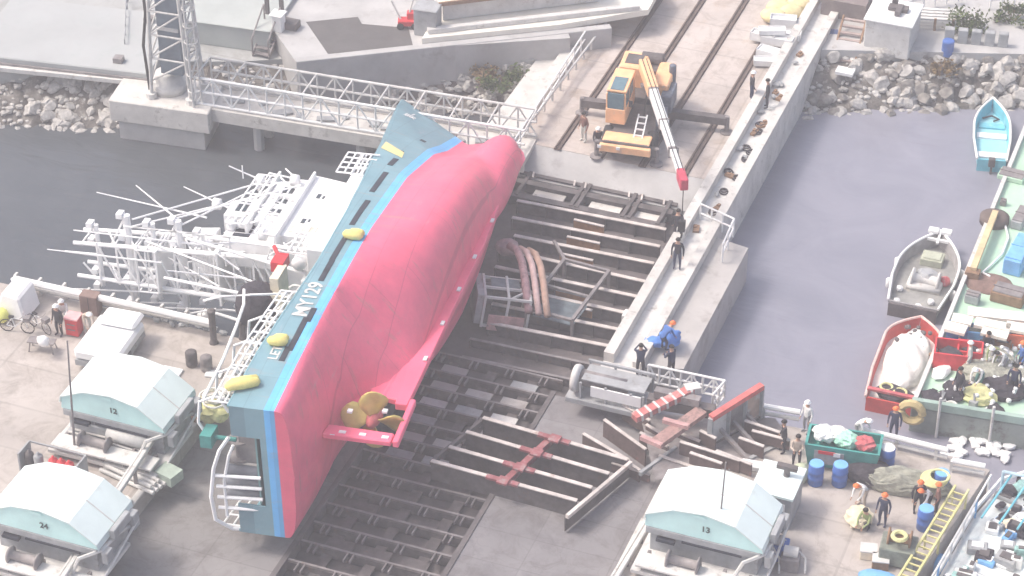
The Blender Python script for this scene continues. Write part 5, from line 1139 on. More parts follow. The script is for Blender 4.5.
# on the barge deck
def gon(px, py): return W(px,py,gz+.02)
t = thing('deck_derrick', gon(978,262), R(0), 'yellow-brown derrick arm lying on the green deck from a dark round base', 'derrick')
a = gon(994,222)-gon(978,262)
mb = MB(); mb.lathe((a.x,a.y,.2),[(.75,-.2),(.75,.15),(.5,.25)],18); mb.done('base', mat('dark_brown_base',(.13,.1,.09),.8), t, True); b_ = gon(972,278)-gon(978,262)
mb = MB(); mb.bar((a.x,a.y,.6),(b_.x,b_.y,.5),.3,.25); mb.done('arm', mat('ochre_arm',(.6,.47,.28),.7,.2,2), t); mb = MB(); mb.box((b_.x,b_.y,.25),(.7,.5,.4)); mb.done('arm_foot', brown, t)
pts = [gon(*q)-gon(978,262)+Vector((0,0,.15)) for q in ((1004,224),(1008,240),(1002,256),(990,268),(982,275),(990,279))]
tt = MB().path(pts,.06).done('hose', white); tt.location = gon(978,262); tag(tt, 'thin white hose curving beside the derrick arm on the green deck', 'hose')
single(MB().ball((0,0,0),1.0,3,.05,(1.2,.9,.15)), 'brown_mat', mat('brown_mat',(.2,.13,.11),.95,.3,3), gon(989,284), R(8), 'round brown mat on the green deck below the derrick', 'mat', smooth=True)
bcl = [(972,302,.7,.5,.5,greym,'small grey winch on the green deck left of the timber','winch'),(1018,262,.9,2.6,.9,lblue,'bright blue covered box at the right edge of the green deck','box'),(1008,300,1.6,1.0,.6,brown,'brown crate pile right of the round mat','crate'),(1020,222,.6,1.6,.5,greym,'grey locker at the right edge above the blue box','locker'),(1012,178,1.4,.9,.3,gdeck,'green hatch near the upper right corner of the deck','hatch'),(1003,205,.3,.3,.3,steel2,'small dark fitting beside the upper deck rail','fitting')]
for px,py,x,y,h,m,lb,cat in bcl:
    t = thing('barge_'+cat.replace(' ','_'), gon(px,py), R(-5), lb, cat); mb = MB(); mb.box((0,0,h/2),(x,y,h)); mb.done('body', m, t, bevel=.05); mb = MB(); mb.box((0,0,h+.03),(x*.9,y*.9,.05)); mb.bar((-x/2,0,h+.08),(x/2,0,h+.08),.05); mb.done('top', steel2 if m is not lblue else lblue, t)
tl = ['long pale timber board at the top of the barge stack','pale board end at the left of the stack','second pale board in the stack, right of centre','short pale board beside the green deck edge','pale board at the right edge of the stack','pale board in front of the blue tubs']
for i,(p,q) in enumerate((((968,312),(1026,318)),((952,318),(972,322)),((975,322),(1010,329)),((946,326),(966,331)),((1006,326),(1030,330)),((982,330),(1008,336)))): beam3('timber_board', p, q, gz+.95, gz+.95, .7, .16, mat('bleached_timber',(.82,.76,.66),.8,.1,2), tl[i], 'board', 'pale timbers on the green deck')
tb = [(956,340,1.0,.8,.8,blue,'dark blue tub at the left end of the row on the barge'),(975,338,1.4,.8,.6,lblue,'sky blue tub under the timbers on the barge'),(998,336,1.5,.8,.6,lblue,'sky blue tub right of the other under the timbers'),(1016,343,1.0,1.0,.8,mat('orange_red_tub',(.7,.15,.08),.5),'orange-red tub at the right end of the barge row'),(950,362,1.6,1.3,.9,red,'large red tub beside the gunwale on the barge'),(969,358,1.2,1.0,.7,red,'red tub behind the large red one on the barge'),(1002,348,.8,.6,.5,brown,'brown box between the tubs on the barge')]
for px,py,x,y,h,m,lb in tb:
    t = thing('fish_tub', gon(px,py), R(9), lb, 'tub', 'tubs on the barge'); mb = MB(); mb.box((0,0,.04),(x,y,.08))
    for s in (-1,1): mb.box((s*(x/2-.04),0,h/2),(.08,y,h)); mb.box((0,s*(y/2-.04),h/2),(x-.16,.08,h))
    mb.done('tub', m, t); mb = MB(); mb.ball((0,0,h*.6),.38,2,.2,(x*.9,y*.9,.5)); mb.done('contents', random.choice([net,netd,rope,greym]), t)
nh = [(985,378,1.1,net,'grey-green net heap at the feet of the people on the barge'),(1003,392,1.0,netd,'dark net heap with white floats near the barge stern'),(978,398,.8,yelg,'pale rope and net heap along the barge stern coaming'),(1015,382,.9,net,'net heap at the right edge of the barge stern'),(960,392,.7,netd,'small dark net heap near the left stern of the barge'),(992,362,.9,net,'net heap right behind the person in pale grey')]
for i,(px,py,r,m,lb) in enumerate(nh):
    t = thing('net_heap', gon(px,py), 0, lb, 'net', 'net heaps on the barge'); mb = MB(); mb.ball((0,0,.2),r,3,.12,(1.1,.8,.5)); mb.done('netting', m, t)
    for q in range(8): mb = MB(); a = random.uniform(0,6.28); mb.ball((math.cos(a)*r*.8,math.sin(a)*r*.6,.35+random.uniform(0,.3)*r),.12,1); mb.done('float', white, t)
for i in range(26):
    px, py = random.uniform(938,1022), random.uniform(345,412); 
    if py > 408-(px-911)*-.18: continue
    single(MB().ball((0,0,.12),.15,1,.05), 'white_float', white, gon(px,py)+Vector((0,0,.1)), 0, 'small white float scattered on the barge deck', 'float', 'white floats on the barge')
gl = [('coil of pale rope','coil'),('dark tangle of net','net'),('grey iron shackle block','block'),('crumpled white sheet','sheet')]
for i in range(44):
    px, py = random.uniform(930,1022), random.uniform(338,418)
    if px < 925+(410-py)*.38 or py > 404+(px-911)*.16: continue
    k = i%4; m = (rope,netd,greym,tarp)[k]; mb = MB()
    if k == 0: mb.torus((0,0,.1),.3,.06,'Z',14); mb.torus((.05,0,.2),.25,.06,'Z',14)
    elif k == 2: mb.box((0,0,.15),(random.uniform(.3,.8),.35,.3)); mb.tube((0,0,.3),(.1,.1,.6),.05)
    else: mb.ball((0,0,.15),random.uniform(.3,.55),2,.2,(1.2,.8,.5))
    single(mb, ('rope_coil','net_tangle','iron_block','loose_sheet')[k], m, gon(px,py), random.random()*3, gl[k][0]+' among the crew at the barge stern', gl[k][1], ('rope coils','net tangles','iron blocks','loose sheets')[k]+' at the barge stern')
# ================================================================ small boats
def boat(pb, ps, beam, z, col, inner, label, name, bluff=.5, hh=.75, stern=.8, stripe=None):
    bow = W(*pb, z+hh+.25); stn = W(*ps, z+hh); L = (bow-stn).xy.length; rz = yaw_of(stn, bow)
    t = thing(name, (stn.x, stn.y, z), rz, label, 'boat')
    prof = lambda u: beam/2*min(1, stern+(1-stern)*u/.35)*(1 if u < bluff else max(.02, 1-((u-bluff)/(1-bluff))**2.2))
    N = 26; mb = MB(); out = []; inn = []; zd = hh*.45
    for i in range(N+1):
        u = i/N; h = prof(u); y = u*L; zz = hh+.3*u**3
        out.append(((h, y, zz), (h*.93, y*.985, .25), (h*.6, y*.96, -.35)))
        inn.append(((max(.01,h-.09), min(y, L-.12) if i else .09, zz), (max(.01,h-.13), min(y*.985, L-.2) if i else .09, zd)))
    def strip(a, b_, m_):
        for s in (1,-1):
            A = [mb.bm.verts.new((s*p[0],p[1],p[2])) for p in a]; B = [mb.bm.verts.new((s*p[0],p[1],p[2])) for p in b_]
            for i in range(len(A)-1): mb.bm.faces.new((A[i],A[i+1],B[i+1],B[i]))
    strip([o[0] for o in out],[o[1] for o in out],0); strip([o[1] for o in out],[o[2] for o in out],0)
    strip([o[0] for o in out],[i[0] for i in inn],0); strip([i[0] for i in inn],[i[1] for i in inn],0)
    h0 = prof(0); mb.box((0,.045,hh/2-.1),(h0*2*.97,.09,hh+.18))
    mb.done('hull', col, t)
    mb = MB(); V_ = []
    for i in range(N+1):
        h = inn[i][1][0]; V_.append([mb.bm.verts.new((x*h, inn[i][1][1], zd)) for x in (-1,0,1)])
    for A, B in zip(V_,V_[1:]):
        for j in range(2): mb.bm.faces.new((A[j],A[j+1],B[j+1],B[j]))
    d = mb.done('deck', inner, t); sl = d.modifiers.new('t','SOLIDIFY'); sl.thickness = .05
    mb = MB(); pts = [(h_[0][0][0], h_[0][0][1], h_[0][0][2]+.03) for h_ in [(o,) for o in out]]
    full = [(-p[0],p[1],p[2]) for p in pts]+[p for p in pts[::-1]]; mb.path(full, .07); mb.done('gunwale', white if stripe is None else stripe, t)
    return t, L, zd
t, L, zd = boat((993,99),(992,160),1.95,WZ,tq,mat('turquoise_deck',(.3,.6,.66),.6,.1,1.5),'small turquoise open boat at the upper right of the basin','open_boat',.55)
for u, m, h in ((.12,tarp,.3),(.5,tarp,.12),(.68,tq,.1)):
    mb = MB(); mb.box((0,u*L,zd+h/2),(1.6 if u < .6 else 1.4,.5,h)); mb.done('thwart', m, t)
mb = MB(); mb.box((0,-.15,.7),(.35,.3,.5)); mb.box((0,-.2,.1),(.12,.15,.9)); mb.done('outboard_motor', steel, t, bevel=.04)
mb = MB(); mb.path([(-.5,L*.8,zd+.1),(0,L*.84,zd+.15),(.4,L*.8,zd+.1),(.1,L*.76,zd+.1)],.05); mb.done('rope_coil', netd, t)
t, L, zd = boat((941,232),(913,305),3.1,WZ,mat('grey_hull',(.33,.32,.32),.6,.25,1.5),mat('worn_grey_deck',(.26,.26,.25),.8,.25,1.2,stain=((.4,.36,.3),1.4,.58)),'grey open fishing boat with white rim in the middle of the basin','open_boat',.5, .85)
mb = MB(); mb.box((0,L*.72,zd+.2),(1.1,.9,.4)); mb.box((0,L*.72,zd+.43),(.9,.7,.06)); mb.done('hatch', mat('olive_hatch',(.4,.42,.33),.7), t, bevel=.03)
mb = MB(); mb.lathe((.1,L*.38,zd+.4),[(.5,-.7),(.5,-.6),(.25,-.55),(.25,.55),(.5,.6),(.5,.7)],16,'X'); mb.box((.1,L*.38,zd+.15),(1.7,1.1,.3)); mb.done('winch', offw, t, True)
mb = MB(); mb.ball((.1,L*.42,zd+.4),.6,2,.2,(1,.8,.6)); mb.done('net_pile', greym, t)
mb = MB(); mb.ball((1.0,L*.45,zd+.2),.3,2,.1); mb.done('float', redp, t)
mb = MB(); mb.box((0,L*.9,1.0),(1.3,.14,.14)); mb.box((-.35,L*.97,1.25),(.5,.4,.15)); mb.box((.3,L*.98,1.25),(.5,.4,.15)); mb.bar((0,L*.86,.95),(0,L,1.15),.12); mb.done('bow_roller', white, t)
mb = MB(); 
for x,y in ((-.9,.5),(.2,.4),(-1.0,1.6),(.7,1.0)): mb.ball((x,y,zd+.15),.2,1)
mb.done('bait_tin', tarp, t)
for s_ in (-1,1):
    for u in (.3,.6): mb = MB(); mb.lathe((s_*1.62,L*u,.5),[(.08,-.3),(.16,-.22),(.16,.22),(.08,.3)],10); mb.done('fender', white, t, True)
mb = MB(); mb.box((0,-.05,.35),(2.4,.1,.8)); mb.done('dark_transom', steel, t)
t, L, zd = boat((921,318),(890,402),2.75,WZ,mat('red_hull',(.5,.06,.05),.5,.2,1.2,stain=((.4,.2,.18),1.5,.62)),mat('cream_deck',(.72,.68,.64),.7,.15,1.5),'red-hulled boat loaded with a white net, moored behind the grey one','net_boat',.74,.8,.85,mat('cream_rim',(.7,.5,.45),.6))
mb = MB(); mb.ball((0,0,0),1,4,.03)
for v in mb.bm.verts: v.co = Vector((v.co.x*1.05, L*.56+v.co.y*L*.36, zd+.15+v.co.z*.75+.1*math.sin(v.co.y*9+v.co.x*5)))
mb.done('white_net', mat('white_net',(.8,.78,.74),.9,.1,3,bump=.7), t, True)
for _ in range(16): mb = MB(); mb.ball((random.uniform(-.8,.8),L*random.uniform(.66,.9),zd+.75+random.uniform(-.25,0)),.13,1); mb.done('dark_float', steel, t)
mb = MB(); mb.ball((0,.9,zd+.25),.6,2,.2,(1.5,1,.5)); mb.done('rope_pile', netd, t); mb = MB(); mb.torus((.3,.8,zd+.5),.3,.06,'Z',12); mb.torus((-.4,1.0,zd+.5),.28,.06,'Z',12); mb.done('rope_coil', yelg, t)
mb = MB(); mb.tube((1.25,L*.6,.9),(1.25,L*.6+.1,1.0),.3); mb.done('round_hatch', brown, t)
mb = MB(); mb.box((0,.5,.95),(2.4,.2,.12)); mb.done('stern_beam', redp, t)
# ================================================================ white fishing boat at the lower right
p0 = W(930,590,-.6); p1 = W(1004,462,-.6); rz = yaw_of(p0,p1); L = (p1-p0).length*1.05
wb = thing('white_fishing_boat', (p0.x,p0.y,WZ), rz, 'white fishing boat crowded with gear at the lower right corner', 'boat')
wd = 6.5; dz = 1.5
pl = [(0,-1.5),(wd,-1.5),(wd,L*.62),(wd*.82,L*.85),(wd*.5,L*1.02),(wd*.3,L*1.0),(.35,L*.8),(0,L*.55)]
mb = MB(); mb.prism(pl, -.6, dz); mb.done('hull', white, wb, bevel=.05)
mb = MB(); mb.prism([(x*.94+.15, y*.985) for x,y in pl], dz+.003, dz+.03); mb.done('deck', mat('pale_boat_deck',(.66,.7,.7),.6,.15,1.5,stain=((.35,.5,.52),1.5,.58)), wb)
mb = MB(); mb.path([(x,y,dz+.35) for x,y in pl], .1, 6, True); mb.done('gunwale', white, wb)
for q in range(10):
    y = -1+q*L*.16; 
    if y < L*.75: mb = MB(); mb.tube((.08,y,dz),(.08,y,dz+1.1),.05); mb.done('stanchion', lblue if q%3==1 else white, wb)
mb = MB(); mb.tube((.08,-1,dz+1.1),(.08,L*.72,dz+1.1),.05); mb.done('handrail', white, wb)
mb = MB(); mb.box((5.0,1.6,dz+1.0),(2.6,3.6,2.0)); mb.done('wheelhouse', white, wb, bevel=.06)
mb = MB(); mb.box((5.0,1.6,dz+2.05),(2.9,3.9,.1)); mb.done('wheelhouse_roof', roofw, wb)
for q in range(4): mb = MB(); mb.box((3.69,.3+q*.85,dz+1.45),(.04,.55,.5)); mb.done('window', glass, wb)
for q in range(3): mb = MB(); mb.box((4.1+q*.85,3.41,dz+1.45),(.6,.04,.5)); mb.done('window', glass, wb)
mb = MB(); mb.path([(.6,L*.72,dz+1.5),(3,L*.74,dz+1.6),(5.4,L*.7,dz+1.5)],.07); mb.tube((3.2,L*.6,dz),(3.2,L*.6,dz+4.5),.1,.06); mb.tube((3.2,L*.6,dz+3),(3.2,L*.95,dz+2.2),.06); mb.tube((.6,L*.72,dz),(.6,L*.72,dz+1.5),.07); mb.tube((5.4,L*.7,dz),(5.4,L*.7,dz+1.5),.07); mb.done('gear_frame', mat('pale_blue_frame',(.5,.65,.75),.5), wb)
mb = MB()
for q in range(6): mb.tube((.6+q*.8,L*.45,dz+.9),(.9+q*.8,L*.75,dz+1.2),.05)
mb.done('net_pole', tq, wb)
random.seed(17)
wbM = Matrix.Translation(wb.location) @ Matrix.Rotation(rz,4,'Z')
kinds = [(white,'white'),(tq,'teal'),(lblue,'sky blue'),(greym,'grey'),(netd,'dark'),(white,'white'),(mat('sea_net',(.3,.5,.47),.9,.3,4,bump=.6),'sea green'),(netd,'dark'),(wood,'cream')]
for i in range(95):
    x, y = random.uniform(.4,5.6), random.uniform(4.8,L*.93)
    if i%3 == 1: x, y = random.uniform(.4,3.2), random.uniform(-.8,5)
    if (x > 3.4 and y < 3.8): continue
    if x < .35+max(0,(y-L*.6))*.25 or x > 5.8-max(0,(y-L*.6))*.5: continue
    m, cn = random.choice(kinds); p = wbM @ Vector((x,y,dz+.03))
    if i%3 == 0: single(MB().ball((0,0,.2),random.uniform(.2,.45),2,.2,(1.2,.8,.6)), 'gear_bundle', m, p, random.random()*3, f'{cn} bundle of gear on the deck of the white fishing boat', 'gear', 'bundles of gear on the white boat')
    else:
        h = random.uniform(.15,.6); d = (random.uniform(.25,1.0),random.uniform(.25,.8),h)
        t = thing('deck_box', p, rz+random.uniform(-.3,.3), f'{cn} box on the deck of the white fishing boat', 'box', 'boxes on the white boat')
        mb = MB(); mb.box((0,0,h/2),d); mb.done('body', m, t, bevel=.04); mb = MB(); mb.box((0,0,h+.02),(d[0]*.6,d[1]*.6,.05)); mb.done('lid', steel if i%2 else tarp, t)
for i in range(22):
    p = W(random.uniform(938,1000), random.uniform(438,466), -1.7); p.z = WZ+.25
    if p.y > -2.6+(p.x-20)*.17: continue
# floats in the water between barge and quay
random.seed(9)
for i in range(26):
    px, py = random.uniform(945,1010), random.uniform(437,458); py += (px-945)*.05
    o = single(MB().ball((0,0,.1),.3,1,.08,(1.2,.8,.5)), 'foam_float', white, W(px,py,WZ+.05), random.random()*3, 'white foam float on the dark water between the barge and the right quay', 'float', 'foam floats in the dark gap')
# ================================================================ right quay: rail, skip, drums, nets, ladder
def dbl_rail(p, q, label):
    a = W(*p, .55); b_ = W(*q, .55); t = thing('quay_pipe_rail', (a.x,a.y,0), math.atan2(b_.y-a.y, b_.x-a.x), label, 'railing'); L = (b_-a).length
    mb = MB(); mb.tube((0,0,.65),(L,0,.65),.13); mb.done('upper_pipe', white, t); mb = MB(); mb.tube((0,0,.25),(L,0,.25),.1); mb.done('lower_pipe', offw, t)
    for i in range(int(L/1.8)+1): mb = MB(); mb.box((i*1.8,0,.3),(.14,.16,.66)); mb.done('post', offw, t)
dbl_rail((764,408),(800,414),'short white pipe rail right of the heap of cradle parts'); dbl_rail((858,430),(948,452),'white double pipe rail at the edge of the right quay'); dbl_rail((952,462),(985,468),'short white pipe rail under the foam floats')
sk = thing('teal_skip', W(842,463,0), R(7), 'teal green skip full of white and green netting on the right quay', 'skip')
mb = MB(); w2, d2, h2_ = 3.3, 1.5, 1.35
lo_ = [(-w2*.44,-d2*.4),(w2*.44,-d2*.4),(w2*.44,d2*.4),(-w2*.44,d2*.4)]; hi_ = [(-w2/2,-d2/2),(w2/2,-d2/2),(w2/2,d2/2),(-w2/2,d2/2)]
A = [mb.bm.verts.new((x,y,.1)) for x,y in lo_]; B = [mb.bm.verts.new((x,y,h2_)) for x,y in hi_]; C_ = [mb.bm.verts.new((x*.93,y*.88,h2_)) for x,y in hi_]; D_ = [mb.bm.verts.new((x*.93,y*.88,h2_-.5)) for x,y in hi_]
mb.bm.faces.new(A[::-1]); mb.bm.faces.new(D_)
for i in range(4):
    j = (i+1)%4; mb.bm.faces.new((A[i],A[j],B[j],B[i])); mb.bm.faces.new((B[i],B[j],C_[j],C_[i])); mb.bm.faces.new((C_[i],C_[j],D_[j],D_[i]))
mb.done('tub', mat('teal_skip',(.06,.3,.27),.6,.2,1.5), sk)
mb = MB(); mb.box((-.55,-.72,.75),(1.3,.06,.7)); mb.done('grey_panel', greym, sk); mb = MB(); mb.box((-.65,-.77,1.05),(.75,.03,.16)); mb.done('red_sign', red, sk); mb = MB(); mb.box((-.2,-.775,1.0),(.3,.03,.2)); mb.done('white_sign', white, sk)
for i,(x,y,r,m,lb) in enumerate(((-.9,.1,.5,white,'white net bundle in the left end of the teal skip'),(.1,.0,.5,mat('mint_net',(.4,.7,.55),.9,.2,3,bump=.6),'mint green net bundle in the middle of the teal skip'),(.9,.05,.45,redp,'reddish bundle in the right end of the teal skip'),(-.35,.25,.45,rope,'pale rope bundle between the two nets in the skip'))):
    single(MB().ball((0,0,0),r,3,.16,(1.1,.9,.7)), 'net_bundle', m, sk.location+Vector((x,y,h2_)), 0, lb, 'net bundle')
dr = [(815,483,'left blue drum of the pair in front of the teal skip'),(839,484,'right blue drum of the pair in front of the teal skip'),(886,467,'blue drum with a white lid by the quay pipe rail'),(940,492,'blue drum behind the people at the ladder'),(924,528,'blue drum beside the yellow ladder, nearest the bottom')]
for i,(px,py,lb) in enumerate(dr):
    t = thing('blue_drum', W(px,py,0), 0, lb, 'drum', 'blue drums on the right quay'); mb = MB(); mb.lathe((0,0,0),[(.3,0),(.34,.03),(.34,.35),(.36,.38),(.34,.41),(.34,.7),(.36,.73),(.34,.76),(.34,1.05),(.3,1.1)],20); mb.done('body', blue, t, True)
    mb = MB(); mb.lathe((0,0,1.08),[(.31,0),(.31,.05),(.1,.06)],18); mb.done('lid', tarp if i==2 else lblue, t)
t = thing('fire_extinguisher', W(849,472,0), 0, 'small red extinguisher beside the right drum of the pair', 'extinguisher'); mb = MB(); mb.lathe((0,0,0),[(.12,0),(.14,.05),(.14,.5),(.05,.6),(.05,.7)],12); mb.done('cylinder', red, t, True); mb = MB(); mb.box((0,-.14,.35),(.16,.02,.2)); mb.done('label_plate', white, t)
t = thing('net_pile', W(905,488,0), R(8), 'long beige net pile with a coil of yellow rope on the right quay', 'net')
mb = MB(); mb.ball((0,0,.45),1,4,.05)
for v in mb.bm.verts: v.co = Vector((v.co.x*2.0, v.co.y*.7, max(0,v.co.z*.65+.12*math.sin(v.co.x*9)*math.cos(v.co.y*6))))
mb.done('netting', mat('beige_net',(.3,.3,.25),.95,.25,4,bump=.8), t)
mb = MB()
for q in range(5): mb.torus((1.2+.05*q,-.25,.95+.05*q),.55-.03*q,.06,'Z',18)
mb.done('rope_coil', yelg, t)
single(MB().ball((0,0,.3),.95,3,.12,(1.2,.8,.55)), 'net_pile', netd, W(868,478,0), 0, 'dark grey net pile between the skip and the beige net', 'net')
single(MB().ball((0,0,.25),.6,3,.12,(1.2,.8,.55)), 'net_pile', net, W(862,452,0), 0, 'small net pile behind the blue drum with the white lid', 'net')
single(MB().ball((0,0,.25),.5,3,.12,(.8,1.2,.8)), 'green_bag', mat('lime_sack',(.5,.55,.4),.9,.2,2), W(800,478,0), 0, 'pale green sack between the standing man and the drums', 'sack', smooth=True)
t = thing('quay_winch', W(897,560,0), R(5), 'dark green winch with brown seat standing on the right quay', 'winch')
mb = MB(); mb.box((0,0,.55),(1.5,1.2,.9)); mb.done('housing', mat('olive_winch',(.18,.2,.17),.7,.3,2), t, bevel=.05); mb = MB(); mb.lathe((0,.1,1.15),[(.4,-.5),(.4,-.42),(.22,-.4),(.22,.4),(.4,.42),(.4,.5)],16,'X'); mb.done('drum', brown, t, True); mb = MB(); mb.torus((0,-.2,1.5),.28,.1,'Z',14); mb.done('rope_coil', yelg, t)
for px,py,lb,m in ((868,556,'cream box left of the green winch','c'),(880,566,'brown box in front of the green winch','b')):
    t = thing('wooden_box', W(px,py,0), R(12), lb, 'box'); mb = MB(); mb.box((0,0,.22),(.7,.6,.44)); mb.done('body', wood if m=='c' else brown, t, bevel=.03); mb = MB(); mb.box((0,0,.46),(.72,.62,.05)); mb.done('lid', offw, t)
single(MB().ball((0,0,.1),.7,3,.1,(1.3,.6,.3)), 'blue_sheet', lblue, W(880,580,0), 0, 'sky blue sheet at the bottom edge of the right quay', 'sheet', smooth=True)
single(MB().ball((0,0,.1),.6,3,.1,(1.1,.8,.7)), 'blue_sheet', mat('deep_sky',(.15,.4,.75),.6), W(940,566,-1.2), 0, 'bright blue bundle hanging between the ladder and the white boat', 'sheet', smooth=True)
# yellow ladder gangway
a = W(902,585,.9); b_ = W(962,488,.9); yellow = mat('weathered_yellow', (.6,.56,.26), .7, .2, 2, stain=((.5,.48,.4), 2, .55)); lt = thing('yellow_gangway', a, yaw_of(a,b_), 'yellow ladder gangway lying slanted beside the white fishing boat', 'gangway'); L_ = (b_-a).length
for x in (-.3,.3): mb = MB(); mb.bar((x,0,0),(x,L_,0),.09,.14); mb.tube((x,0,-.9),(x,0,0),.05); mb.tube((x,L_*.5,-.9),(x,L_*.5,0),.05); mb.tube((x,L_*.97,-.9),(x,L_*.97,0),.05); mb.done('side_rail', yellow, lt)
for q in range(int(L_/.4)): mb = MB(); mb.bar((-.35,.2+q*.4,0),(.35,.2+q*.4,0),.06); mb.done('rung', yellow, lt)
# beside the right winch house
for i,(px,py,d,m,lb) in enumerate(((776,556,(1.0,.8,.8),blue,'blue machine box right of the right winch house'),(790,566,(.8,.9,.7),steel2,'grey engine beside the blue machine box'),(764,566,(.7,.7,.9),greym,'grey box at the corner of the right winch house'))):
    t = thing('machine_box', W(px,py,0), R(6), lb, 'machine'); mb = MB(); mb.box((0,0,d[2]/2),d); mb.done('body', m, t, bevel=.05); mb = MB(); mb.lathe((0,0,d[2]+.1),[(.25,-.3),(.25,.3)],12,'X'); mb.path([(.3,.2,d[2]),(.6,.1,.5),(.7,-.4,.1)],.05); mb.done('pipework', offw, t)
single(MB().tube((0,0,0),(0,0,2.2),.14).box((0,0,2.3),(.9,.25,.2)), 'dark_post', steel, W(784,508,0), 0, 'dark post standing right of the white box shed', 'post')
single(MB().box((0,0,.15),(1.0,.5,.3)), 'white_block', white, W(752,468,0), R(5), 'white block lying behind the right winch house', 'block', bevel=.05)
# coils of hose under the ramp rail
for i,(px,py) in enumerate(((105,536),(120,505),(150,470))): single(MB().torus((0,0,.08),.45,.07,'Z',18).torus((.1,0,.2),.38,.07,'Z',18), 'hose_coil', yelg if i != 1 else rope, W(px,py,0), 0, ['yellow hose coil by the guard rail near the lower winch house','white rope coil by the middle of the ramp guard rail','yellow hose coil near the upper end of the ramp guard rail'][i], 'coil')
# ================================================================ people
def person(px, py, rz, shirt, pants, hat, label, pose='stand', z=0.0, arms=None, hatkind='helmet', sc=1.0):
    p = W(px, py, z); root = thing('person', p, rz, label, 'person')
    if pose == 'bend':
        P = dict(pel=(0,-.12,.86), ch=(0,.18,1.12), nk=(0,.36,1.2), hd=(0,.44,1.24), ht=(0,.52,1.3)); kn=(.06,.5); hipz=.86; hand=(.16,.5,.62); el=(.24,.34,.86)
    elif pose == 'crouch':
        P = dict(pel=(0,-.1,.34), ch=(0,.08,.72), nk=(0,.14,.92), hd=(0,.17,1.0), ht=(0,.2,1.12)); kn=(.36,.48); hipz=.34; hand=(.14,.5,.42); el=(.25,.28,.56)
    else:
        P = dict(pel=(0,0,.93), ch=(0,.02,1.3), nk=(0,.03,1.47), hd=(0,.05,1.56), ht=(0,.06,1.7)); kn=(.03,.5); hipz=.93; hand=(.28,.1,.8); el=(.28,-.02,1.08)
    if arms == 'front': hand=(.12,.38,P['ch'][2]-.15); el=(.26,.16,P['ch'][2]-.2)
    if arms == 'up': hand=(.08,.28,P['hd'][2]-.02); el=(.28,.2,P['ch'][2])
    V_ = []; E = []; RR = []; K = []
    def v(c, r, k): V_.append(c); RR.append(r); K.append(k); return len(V_)-1
    pe = v(P['pel'],.165,'p'); w_ = v(tuple((P['pel'][i]+P['ch'][i])/2 for i in range(3)),.15,'s'); ch = v(P['ch'],.18,'s'); nk = v(P['nk'],.065,'k'); hd = v(P['hd'],.105,'k'); ht = v(P['ht'],.085,'k')
    E += [(pe,w_),(w_,ch),(ch,nk),(nk,hd),(hd,ht)]
    for s in (1,-1):
        st_w = 1 if pose != 'walk' else s; fy = .22*st_w if pose == 'walk' else 0
        hip = v((s*.1, P['pel'][1], hipz-.06),.1,'p'); k_ = v((s*.13, P['pel'][1]*.2+kn[0]+fy*.5, kn[1]),.075,'p'); an = v((s*.13, fy-.02+(0 if pose!='crouch' else -.02),.09),.048,'p'); toe = v((s*.15, fy+.17,.045),.042,'p')
        E += [(pe,hip),(hip,k_),(k_,an),(an,toe)]
        sh = v((s*.2, P['ch'][1]+.01, P['ch'][2]+.1*(1 if pose!='bend' else .4)),.068,'s'); e_ = v((s*el[0],el[1],el[2]),.05,'s'); h_ = v((s*hand[0],hand[1],hand[2]),.034,'s'); pl_ = v((s*hand[0]*.97,hand[1]+.05,hand[2]-.05),.036,'k')
        E += [(ch,sh),(sh,e_),(e_,h_),(h_,pl_)]
    me = bpy.data.meshes.new('b'); me.from_pydata(V_, E, []); o = bpy.data.objects.new('b', me); COL.objects.link(o)
    sk_ = o.modifiers.new('s','SKIN'); o.modifiers.new('u','SUBSURF').levels = 1
    if not me.skin_vertices: bpy.context.view_layer.update()
    ly = me.skin_vertices[0].data
    for i, r in enumerate(RR): ly[i].radius = (r, r*.85 if K[i] in 'ps' and r > .12 else r); ly[i].use_root = (i == pe)
    bpy.context.view_layer.update(); dg = bpy.context.evaluated_depsgraph_get(); m2 = bpy.data.meshes.new_from_object(o.evaluated_get(dg)); bpy.data.objects.remove(o)
    bm_ = bmesh.new(); bm_.from_mesh(m2)
    # fingers and thumb, nose and ears on the same mesh
    m2.materials.clear()
    for m in (shirt, pants, skin): m2.materials.append(m)
    for f in bm_.faces:
        c = f.calc_center_median(); bi = min(range(len(E)), key=lambda i: (lambda a, b__: (c-(a+(b__-a)*max(0,min(1,(c-a).dot(b__-a)/max(1e-6,(b__-a).length_squared))))).length-(RR[E[i][0]]+RR[E[i][1]])/2)(Vector(V_[E[i][0]]), Vector(V_[E[i][1]])))
        k = K[E[bi][1]]; f.material_index = {'s':0,'p':1,'k':2}[k]; f.smooth = True
    def cyl(a, b__, r):
        a = Vector(a); b__ = Vector(b__); d = b__-a; g = bmesh.ops.create_cone(bm_, cap_ends=True, segments=5, radius1=r, radius2=r*.7, depth=d.length)
        bmesh.ops.transform(bm_, matrix=Matrix.Translation((a+b__)/2) @ Vector((0,0,1)).rotation_difference(d.normalized()).to_matrix().to_4x4(), verts=g['verts'])
        for f in {f for vv in g['verts'] for f in vv.link_faces}: f.material_index = 2
    for s in (1,-1):
        b0 = Vector((s*hand[0]*.97, hand[1]+.05, hand[2]-.05))
        for q, ln in enumerate((.06,.075,.07,.055)):
            m0 = b0+Vector((s*(q-1.5)*.018,.02,-.02)); m1 = m0+Vector((0,.3*ln,-.7*ln)); cyl(m0, m1, .009); cyl(m1, m1+Vector((-s*.01,-.01,-ln*.4)), .008)
        cyl(b0+Vector((-s*.03,.01,.01)), b0+Vector((-s*.05,.045,-.03)), .011)
    hdv = Vector(P['hd']); tv = Vector(P['ht']); mid = (hdv+tv)/2
